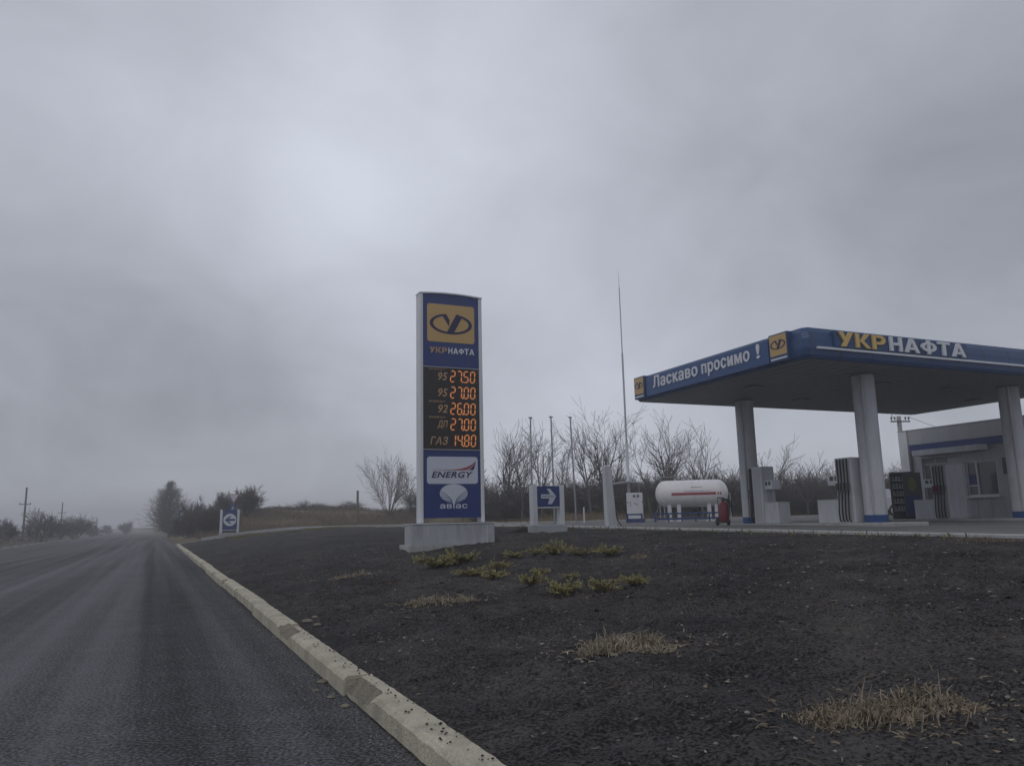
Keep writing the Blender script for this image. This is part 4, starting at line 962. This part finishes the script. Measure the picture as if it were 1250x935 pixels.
def tree(name, label, cat, u, d, vtop, group, seed, stems=1, spread=.5, tr=.12, mx=4, kids=(1, 2), fork=.25, m='bark', wide=1.0, low=.12):
    s_, t_ = at_px(u, d); g = GB(s_, t_); H = (ztop(u, vtop, d) - g.z) * (1.1 if m == 'bark' else 1.04)
    a, b = (None, None) if stems == 99 else tree_geo(seed, H, stems, spread, tr, 3 if m == 'bark' else mx, kids, fork, low if m == 'bark' else .04, .08 if m == 'bark' else .11, (.40, .62) if m == 'bark' else (.45, .7), .011 if m == 'bark' else .012, .03 if m == 'bark' else .20)
    if stems == 99: a, b = cone_geo(seed, H)
    r = thing(name, label, cat, g, 0, group)
    o1 = obj('trunk', segs_mesh(a), M[m], r); o2 = obj('crown', segs_mesh(b), M['twig' if m == 'bark' else m], r)
    for o in (o1, o2): o.scale = (wide, wide, 1)
    return r
TG_ = 'bare trees behind the forecourt'
tree('bare_tree', 'bare many stemmed tree on the mound left of the price sign', 'tree', 475, 80, 551, TG_, 11, 15, .8, .06, 4, (1, 3), wide=.85)
tree('bare_tree', 'smaller bare tree half hidden by the left edge of the price sign', 'tree', 508, 77, 572, TG_, 12, 4, .5, .05, 4, (1, 3))
tree('bare_tree', 'bare tree just right of the price sign, forked crown', 'tree', 619, 62, 520, TG_, 13, 1, .55, .15, 4, (1, 3), .3)
tree('bare_tree', 'thin bare sapling between the price sign and the flagpoles', 'tree', 637, 60, 530, TG_, 14, 1, .25, .07, 3, (1, 2), .4)
tree('bare_tree', 'slim bare tree with a bent trunk, between the first two flagpoles', 'tree', 662, 60, 522, TG_, 15, 1, .3, .09, 4, (1, 3), .4)
tree('bare_tree', 'thin bare tree between the middle and right flagpoles', 'tree', 687, 63, 540, TG_, 16, 1, .5, .07, 4, (1, 3), .3)
tree('bare_tree', 'tall bare tree right of the flagpoles, trunk leaning left', 'tree', 722, 60, 512, TG_, 17, 1, .5, .12, 4, (1, 3), .35)
tree('bare_tree', 'tallest bare tree, rising behind the leaning concrete post', 'tree', 737, 61, 499, TG_, 18, 1, .45, .14, 4, (1, 3), .35)
tree('bare_tree', 'bare tree just left of the lightning mast', 'tree', 752, 62, 514, TG_, 19, 1, .6, .10, 4, (1, 3), .3)
tree('bare_tree', 'broad bare tree just right of the lightning mast', 'tree', 797, 58, 516, TG_, 20, 3, .55, .11, 4, (1, 3))
tree('bare_tree', 'tall bare tree behind the left half of the gas tank', 'tree', 817, 60, 504, TG_, 21, 1, .6, .14, 4, (1, 3), .3)
tree('bare_tree', 'bare tree behind the right end of the gas tank', 'tree', 858, 58, 519, TG_, 22, 1, .7, .12, 4, (1, 3), .3)
tree('bare_tree', 'small bare tree seen between the left column and the pump beside it', 'tree', 938, 60, 540, TG_, 23, 1, .7, .10, 4, (1, 3), .25)
tree('bare_tree', 'low bare tree in the gap between the two pumps of the near island', 'tree', 987, 60, 563, TG_, 24, 1, .7, .08, 4, (1, 3), .3)
SG_ = 'bushes along the road'
tree('bare_tree', 'tall dark dense bare tree shaped like a cone by the road', 'tree', 207, 108, 590, SG_, 31, 99, .40, .09, 4, (2, 3), m='twig', wide=1.0)
tree('bush', 'round bare bush behind the give way sign', 'bush', 302, 76, 592, SG_, 32, 14, .9, .05, 4, (1, 3), m='twig2')
tree('bush', 'spiky bare bush just left of the give way sign', 'bush', 272, 80, 599, SG_, 33, 12, .7, .05, 4, (1, 3), m='twig')
tree('bush', 'dark bare bush between the cone shaped tree and the arrow sign', 'bush', 247, 84, 604, SG_, 34, 14, .8, .05, 4, (1, 3), m='twig')
tree('bush', 'low brown bush in front of the cone shaped tree', 'bush', 232, 80, 620, SG_, 35, 16, 1.0, .04, 4, (1, 3), m='twig2')
tree('bush', 'low brown bush left of the blue arrow sign', 'bush', 256, 72, 619, SG_, 36, 18, 1.1, .04, 4, (1, 3), m='twig2')
tree('bush', 'low brown bush directly behind the blue arrow sign', 'bush', 283, 72, 627, SG_, 37, 16, 1.1, .04, 4, (1, 3), m='twig2')
tree('bush', 'low bush at the foot of the cone shaped tree, on its road side', 'bush', 219, 96, 633, SG_, 38, 16, 1.1, .04, 4, (1, 3), m='twig')
LG_ = 'bushes left of the road'
tree('bush', 'low bush at the far left edge beyond the road', 'bush', 8, 88, 631, LG_, 41, 12, .9, .05, 4, (1, 3), m='twig')
tree('bush', 'wide bush between the two nearest poles beyond the road', 'bush', 53, 95, 619, LG_, 42, 14, .9, .05, 4, (1, 3), m='twig')
tree('bush', 'round bush just right of the second pole beyond the road', 'bush', 93, 118, 626, LG_, 43, 14, .8, .05, 4, (1, 3), m='twig')
tree('bush', 'small low bush in the row beyond the road', 'bush', 76, 112, 634, LG_, 44, 12, 1.0, .04, 4, (1, 3), m='twig')
tree('bush', 'far low bush near the end of the row beyond the road', 'bush', 113, 150, 637, LG_, 45, 12, 1.1, .05, 4, (1, 3), m='twig')
tree('bare_tree', 'faint distant tree where the road fades into mist', 'tree', 155, 210, 634, LG_, 46, 14, .9, .08, 4, (1, 3), m='twig')
tree('bush', 'faint farthest bush in the mist left of the road end', 'bush', 133, 230, 639, LG_, 47, 14, 1.2, .08, 4, (1, 3), m='twig')

# the thicket behind the forecourt reads as one dark mass
def bush_arrays(seed, H):
    rg = random.Random(seed); out = []
    for i in range(16):
        w = rg.uniform(0, 6.28); k = rg.uniform(.1, 1); d = Vector((math.cos(w) * k * .8, math.sin(w) * k * .8, 1)).normalized()
        b = Vector((rg.gauss(0, .5), rg.gauss(0, .3), -.1)); grow(rg, b, d, H * rg.uniform(.5, .95), .022, 1, 3, out, .03, .16, (1, 3), rmin=.013)
    mb = segs_mesh(out); return np.array(mb.v), np.array(mb.f)
vars_ = [bush_arrays(100 + i, 2.6) for i in range(5)]
rg = random.Random(9); VV = []; FF = []; off = 0
def add_bush(u, d, vt):
    global off
    s_, t_ = at_px(u, d); g = GB(s_, t_); v, f = vars_[rg.randrange(5)]; k = (ztop(u, vt, d) - g.z) / 2.5; w_ = rg.uniform(0, 6.28)
    c, s = math.cos(w_), math.sin(w_); q = np.stack([(v[:, 0] * c - v[:, 1] * s) * max(k, .7) + g.x, (v[:, 0] * s + v[:, 1] * c) * max(k, .7) + g.y, v[:, 2] * k + g.z], 1)
    VV.append(q); FF.append(f + off); off += len(v)
u = 585.0
while u < 1300:
    for row in range(2):
        d = 62 + row * 3.5 + rg.uniform(-1, 1); edge = 598 if u > 700 else 602
        add_bush(u + rg.uniform(-8, 8), d, edge + rg.uniform(-9, 7) - (u - 900) * .012)
    u += 15
for u in range(505, 590, 14): add_bush(u, 79, 604 + rg.uniform(-6, 6))
for u in range(325, 440, 17): add_bush(u, 84, 617.5 + rg.uniform(-3, 3))
tag(raw('thicket', np.concatenate(VV).tolist(), np.concatenate(FF).tolist(), M['twig']), 'dark tangled thicket of bare brush behind the forecourt', 'thicket', kind='stuff')

# ------------------------------------------------------------------ grasses (stuff)
def blades(name, label, pts, hmin, hmax, w, mats, seed, lean=.35, cat='grass'):
    rg = np.random.default_rng(seed); n = len(pts); p = np.array(pts)
    h = rg.uniform(hmin, hmax, n); a = rg.uniform(0, 2 * np.pi, n); l = rg.normal(0, lean, (n, 2)) * h[:, None]
    dx = np.cos(a) * w / 2; dy = np.sin(a) * w / 2
    v = np.zeros((n, 5, 3)); v[:, 0] = p; v[:, 0, 0] -= dx; v[:, 0, 1] -= dy; v[:, 1] = p; v[:, 1, 0] += dx; v[:, 1, 1] += dy
    m_ = p.copy(); m_[:, :2] += l * .4; m_[:, 2] += h * .6
    v[:, 2] = m_; v[:, 2, 0] += dx * .8; v[:, 2, 1] += dy * .8; v[:, 3] = m_; v[:, 3, 0] -= dx * .8; v[:, 3, 1] -= dy * .8
    v[:, 4] = p; v[:, 4, :2] += l; v[:, 4, 2] += h
    b = np.arange(n)[:, None] * 5; f = np.concatenate([b + np.array([[0, 1, 2, 3]])], 0).tolist() + (b + np.array([[3, 2, 4]])).tolist()
    mi = rg.integers(0, len(mats), n); mi = np.concatenate([mi, mi]).tolist()
    return tag(raw(name, v.reshape(-1, 3).tolist(), f, [M[q] for q in mats], None, mi), label, cat, kind='stuff')
rg = np.random.default_rng(5)
def scatter(n, s0, s1, t0, t1, keep=None, dz=-.02):
    out = []
    for s_, t_ in zip(rg.uniform(s0, s1, n), rg.uniform(t0, t1, n)):
        if keep and not keep(s_, t_): continue
        p = GB(s_, t_, dz); out.append(tuple(p))
    return out
clump = lambda s_, t_: mnoise.noise(Vector((s_ * .22, t_ * .22, 3))) > rg.uniform(-.5, .25)
blades('mound_grass', 'tall dull brown dry grass covering the mound left of the sign', scatter(26000, 2, 24, 65.5, 84, clump), .15, .55, .035, ['grass_dull', 'grass_dull', 'straw2'], 1)
blades('meadow_grass', 'yellowish dry grass behind the forecourt', scatter(24000, 21, 52, 42, 62, clump), .12, .5, .03, ['grass_dry', 'grass_dull', 'straw2'], 2)
blades('verge_grass', 'short brown dry grass on the far side of the road', scatter(9000, -30, -14.5, 55, 150, clump), .1, .35, .04, ['grass_dull', 'deadweed'], 3)
blades('edge_weed', 'thin yellow green weeds along the kerb of the exit lane', scatter(5200, 3.0, 11.8, 47, 57, clump) + scatter(900, 10.6, 11.9, 5, 46, clump), .05, .16, .03, ['weed', 'jun2', 'grass_dull'], 4)
bedc = lambda s_, t_: mnoise.noise(Vector((s_ * .45, t_ * .45, 9))) > rg.uniform(-.05, .45)
blades('bed_weed', 'sparse short dead weeds over the dark soil bed', scatter(12000, .3, 11, -3, 32, bedc), .015, .085, .007, ['deadweed', 'straw2', 'weed'], 6, 1.1)
redc = lambda s_, t_: mnoise.noise(Vector((s_ * .8, t_ * .8, 5))) > rg.uniform(-.3, .3)
s_, t_ = ground_px(670, 745)
blades('dead_weed', 'patch of thin reddish brown dead weeds in the middle of the bed', scatter(900, s_ - 1.1, s_ + 1.1, t_ - 1.0, t_ + 1.2, redc), .03, .12, .006, ['deadweed', 'twig2'], 7, .8)
# clods of dug soil
mb = MB(); rr = random.Random(18)
for k in range(2600):
    s_ = rr.uniform(.3, 11.5); t_ = -3.6 + 26 * rr.random() ** 1.5
    if mnoise.noise(Vector((s_ * .5, t_ * .5, 12))) < rr.uniform(-.4, .35): continue
    p = GB(s_, t_, -.004); r_ = rr.uniform(.010, .034) * (1.5 if rr.random() < .06 else 1); a0 = rr.uniform(0, 6.28); n = 6; sq = rr.uniform(.6, 1.0)
    rg_ = [[(p.x + r_ * f * rr.uniform(.75, 1.15) * math.cos(a0 + 6.283 * i / n), p.y + r_ * sq * f * rr.uniform(.75, 1.15) * math.sin(a0 + 6.283 * i / n), p.z + r_ * h_) for i in range(n)] for f, h_ in ((1, 0), (1.05, .3), (.55, .68))]
    mb.add(sum(rg_, []), [(q * n + i, q * n + (i + 1) % n, (q + 1) * n + (i + 1) % n, (q + 1) * n + i) for q in range(2) for i in range(n)] + [tuple(range(2 * n, 3 * n))])
tag(obj('soil_clods', mb, M['soil']), 'crumbly dark clods lying over the soil bed', 'soil', kind='stuff')
# leaf litter and pebbles, too many to count
mb = MB(); rr = random.Random(8)
for k in range(3000):
    s_ = rr.uniform(.25, 9); t_ = -3.5 + 24 * rr.random() ** 1.6
    if mnoise.noise(Vector((s_ * .6, t_ * .6, 1))) < rr.uniform(-.5, .3): continue
    p = GB(s_, t_, .006); a = rr.uniform(0, 6.28); L = rr.uniform(.006, .022) * (1.6 if rr.random() < .08 else 1); w_ = L * rr.uniform(.25, .6)
    if rr.random() < .45: L *= 2.2; w_ = rr.uniform(.0015, .003)
    c, s = math.cos(a), math.sin(a)
    q = [(L, 0, rr.uniform(0, .01)), (0, w_, rr.uniform(0, .012)), (-L, 0, rr.uniform(0, .01)), (0, -w_, 0)]
    mb.add([(p.x + x * c - y * s, p.y + x * s + y * c, p.z + z) for x, y, z in q], [(0, 1, 2, 3)], rr.choice((0, 0, 1)))
tag(obj('leaf_litter', mb, [M['leaf'], M['straw3']]), 'pale dead leaf scraps scattered over the dark soil', 'leaf litter', kind='stuff')
mb = MB()
for k in range(420):
    s_ = rr.uniform(.25, 10); t_ = -3.5 + 26 * rr.random() ** 1.5; p = GB(s_, t_, .0); r_ = rr.uniform(.006, .018)
    mb.lathe([(r_ * .7, -.004), (r_, r_ * .35), (r_ * .5, r_ * .8)], 'z', p, 5)
for k in range(1100):
    s_ = rr.uniform(-5.5, -.02); t_ = -3 + 22 * rr.random() ** 1.5
    if rr.random() < .85: s_ = -abs(rr.gauss(0, .16)) - .01
    p = W(s_, t_, 0); r_ = rr.uniform(.003, .009); mb.lathe([(r_ * .8, 0), (r_, r_ * .35), (r_ * .5, r_ * .75)], 'z', p, 5)
tag(obj('gravel', mb, M['stone']), 'loose pebbles on the soil bed and along the kerb', 'gravel', kind='stuff')
mb = MB()
for k in range(130):
    s_ = rr.uniform(.3, 8); t_ = -3.5 + 18 * rr.random() ** 1.5; p = GB(s_, t_, .012); a = rr.uniform(0, 6.28); L = rr.uniform(.05, .22)
    q = p + Vector((math.cos(a) * L, math.sin(a) * L, rr.uniform(-.005, .02))); m_ = (p + q) / 2 + Vector((rr.gauss(0, .012), rr.gauss(0, .012), .012))
    mb.tube(p, m_, .0028, .0025, 4, 0); mb.tube(m_, q, .0025, .0015, 4, 0)
tag(obj('twigs', mb, M['straw2']), 'loose dry twigs lying on the dark soil', 'twigs', kind='stuff')
mb = MB()          # dark specks of soil lying on the kerb top
for k in range(170):
    t_ = -1.6 + 9 * rr.random() ** 1.3; s_ = .03 + .17 * rr.random() ** .6; p = W(s_, t_, .148); r_ = rr.uniform(.003, .009)
    mb.lathe([(r_, 0), (r_ * 1.1, r_ * .4), (r_ * .4, r_ * .9)], 'z', p, 5)
tag(obj('soil_crumbs', mb, M['soil']), 'dark crumbs of soil on top of the pale kerb', 'soil', kind='stuff')

# ------------------------------------------------------------------ dry grass tufts: each a thing
def tuft(label, u, v, wpx, h, n, seed, mats, deep=.35, name='dry_grass_tuft'):
    rr = random.Random(seed); s_, t_ = ground_px(u, v); g = GB(s_, t_); d = float(g.y); hw = wpx / 2 * d / F
    mb = MB()
    for k in range(n):
        stray = False; x = rr.uniform(-1, 1) * hw; y = rr.gauss(0, .5) * hw * deep; prof = max(.12, (1 - (abs(x) / hw) ** 2.4)) * (.55 + .75 * (.5 + mnoise.noise(Vector((x / hw * 3.1, y / hw * 4, seed)))))
        if rr.random() < .16: x = rr.gauss(0, .75) * hw; y *= 2.2; stray = True
        elif rr.random() > prof + .25: continue
        base_s, base_t = st_of((g.x + x, g.y + y)); base_s = max(base_s, .25); bz_ = bz(base_s, base_t) - g.z
        L = h * .62 * prof ** .6 * rr.uniform(.3, 1.0) * (2.6 if rr.random() < .012 else 1); a = rr.uniform(0, 6.28); ln = abs(rr.gauss(0, .85)) if rr.random() < .8 else abs(rr.gauss(0, .2))
        if stray: ln = 3.0 + rr.random() * 3
        dv = Vector((math.cos(a) * ln, math.sin(a) * ln, 1)).normalized(); p0 = Vector((x, y, bz_ + (.012 if stray else rr.uniform(-.01, .22 * h * prof))))
        p1 = p0 + dv * L * .55; dv2 = (dv + Vector((rr.gauss(0, .35), rr.gauss(0, .35), -.45))).normalized(); p2 = p1 + dv2 * L * .5
        w_ = rr.uniform(.0022, .0048) * (1 + d * .03); m = rr.choice((0, 0, 0, 1, 2))
        mb.tube(p0, p1, w_, w_ * .85, 3, m, False); mb.tube(p1, p2, w_ * .85, w_ * .3, 3, m, False)
    o = obj(name, mb, [M[q] for q in mats]); o.location = g
    return tag(o, label, 'dry grass', 'tufts of dry grass on the soil bed')
ST = ['straw', 'straw2', 'straw3']
tuft('large dry straw coloured tuft lying nearest the camera, low on the right', 1082, 868, 215, .12, 2100, 1, ['straw', 'straw2', 'straw2'], .42)
tuft('mid sized pale dry tuft below and right of the junipers', 764, 796, 118, .17, 1500, 2, ST, .4)
tuft('wide pale dry tuft below the biggest juniper patch', 537, 736, 96, .14, 900, 3, ST, .35)
tuft('small pale dry tuft nearer the kerb, left of the juniper patch', 430, 706, 58, .13, 450, 4, ST, .4)
tuft('thin brownish dry tuft just right of the small pale tuft by the kerb', 470, 712, 50, .10, 260, 5, ['deadweed', 'straw2', 'twig2'], .4)
tuft('tiny pale dry tuft alone on the soil right of the farthest juniper', 780, 681, 20, .14, 130, 6, ST, .4)
tuft('low straw tuft at the kerb edge below the right column', 1205, 660, 90, .12, 500, 7, ['straw2', 'straw', 'deadweed'], .4)
tuft('dark dead shrub hugging the ground right of the sign plinth', 640, 650, 34, .30, 420, 8, ['twig2', 'bark', 'deadweed'], .5, 'dead_shrub')

# ------------------------------------------------------------------ creeping junipers
def juniper_mesh(seed):
    rr = random.Random(seed); mb = MB(); st_ = MB()
    for k in range(40):
        a = rr.uniform(0, 6.28); el = R(rr.uniform(2, 34)); L = rr.uniform(.30, .74) * (1.1 - el * .45)
        d = Vector((math.cos(a) * math.cos(el), math.sin(a) * math.cos(el), math.sin(el))); p = Vector((0, 0, .02)); n = 7
        for i in range(n):
            d = (d + Vector((rr.gauss(0, .12), rr.gauss(0, .12), .06 if i < 4 else -.02))).normalized(); q = p + d * L / n
            st_.tube(p, q, .006 * (1 - i / n) + .002, .006 * (1 - (i + 1) / n) + .002, 3, 0, False)
            if i >= 2:
                for _ in range(7):
                    w = Vector((rr.gauss(0, 1), rr.gauss(0, 1), rr.gauss(0, .7))).normalized(); f = (d * .8 + w * .75).normalized(); l = rr.uniform(.05, .10)
                    sd = f.cross(Vector((rr.gauss(0, 1), rr.gauss(0, 1), rr.gauss(0, 1)))).normalized() * l * .16; b = p + d * rr.uniform(0, L / n)
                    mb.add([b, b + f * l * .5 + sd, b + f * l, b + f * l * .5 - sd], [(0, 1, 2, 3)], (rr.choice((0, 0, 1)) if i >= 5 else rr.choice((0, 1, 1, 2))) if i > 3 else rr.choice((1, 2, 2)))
            p = q
    return mb, st_
JM = []
for k in range(4):
    a, b = juniper_mesh(60 + k); JM.append((a, b))
protos = {}
JL = [(531, 693, 56, 'leftmost juniper of the patch below the price sign'), (563, 688, 44, 'juniper at the top of the patch, just under the sign plinth'),
      (574, 704, 40, 'pale juniper at the bottom of the big patch'), (603, 708, 32, 'upright juniper at the lower right end of the big patch'),
      (611, 695, 30, 'small juniper at the right end of the big patch, upper side'), (630, 681, 32, 'small juniper left in the far row, right of the plinth'),
      (648, 718, 34, 'low juniper with a trailing stem, nearer than the far row'), (660, 701, 26, 'small juniper just behind the low trailing one'),
      (654, 680, 26, 'second small juniper of the far row'), (680, 679, 36, 'bushier juniper in the middle of the far row'),
      (709, 677, 34, 'spreading juniper right of the middle of the far row'), (745, 677, 34, 'last juniper at the right end of the far row'),
      (689, 724, 46, 'greenest juniper, largest of the near row'), (696, 706, 24, 'small juniper right behind the greenest one'),
      (737, 720, 36, 'juniper second from the right in the near row'), (774, 716, 38, 'flat juniper at the right end of the near row')]
for k, (u, v, w_, lab) in enumerate(JL):
    s_, t_ = ground_px(u, v); g = GB(s_, t_); sc0 = (w_ / F * g.y) / 1.08
    if k % 4 not in protos:
        r = thing('juniper', lab, 'juniper', g, k * 1.3, 'creeping junipers on the soil bed')
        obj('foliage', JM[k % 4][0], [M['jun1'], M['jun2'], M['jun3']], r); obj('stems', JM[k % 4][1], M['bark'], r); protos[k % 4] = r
    else:
        r = copy_tree(protos[k % 4]); r.location = g; r.rotation_euler = (0, 0, k * 1.3); r['label'] = lab
    r.scale = (sc0, sc0, min(sc0 * (.95 + .3 * math.sin(k * 2.3)), .6))

# ------------------------------------------------------------------ damp winter air
hm = bpy.data.materials.new('haze'); hm.use_nodes = True; nt = hm.node_tree
for n in list(nt.nodes): nt.nodes.remove(n)
pv = nt.nodes.new('ShaderNodeVolumePrincipled'); pv.inputs['Color'].default_value = (.98, .985, .995, 1); pv.inputs['Density'].default_value = .0028; pv.inputs['Anisotropy'].default_value = .8
ho = nt.nodes.new('ShaderNodeOutputMaterial'); nt.links.new(pv.outputs[0], ho.inputs['Volume'])
mb = MB(); mb.box(-1500, -1500, -1.2, 1500, 1500, 18.0); hz = obj('haze', mb, hm); tag(hz, kind='stuff')
hz['label'] = 'thin grey winter mist over the whole place'; hz['category'] = 'mist'
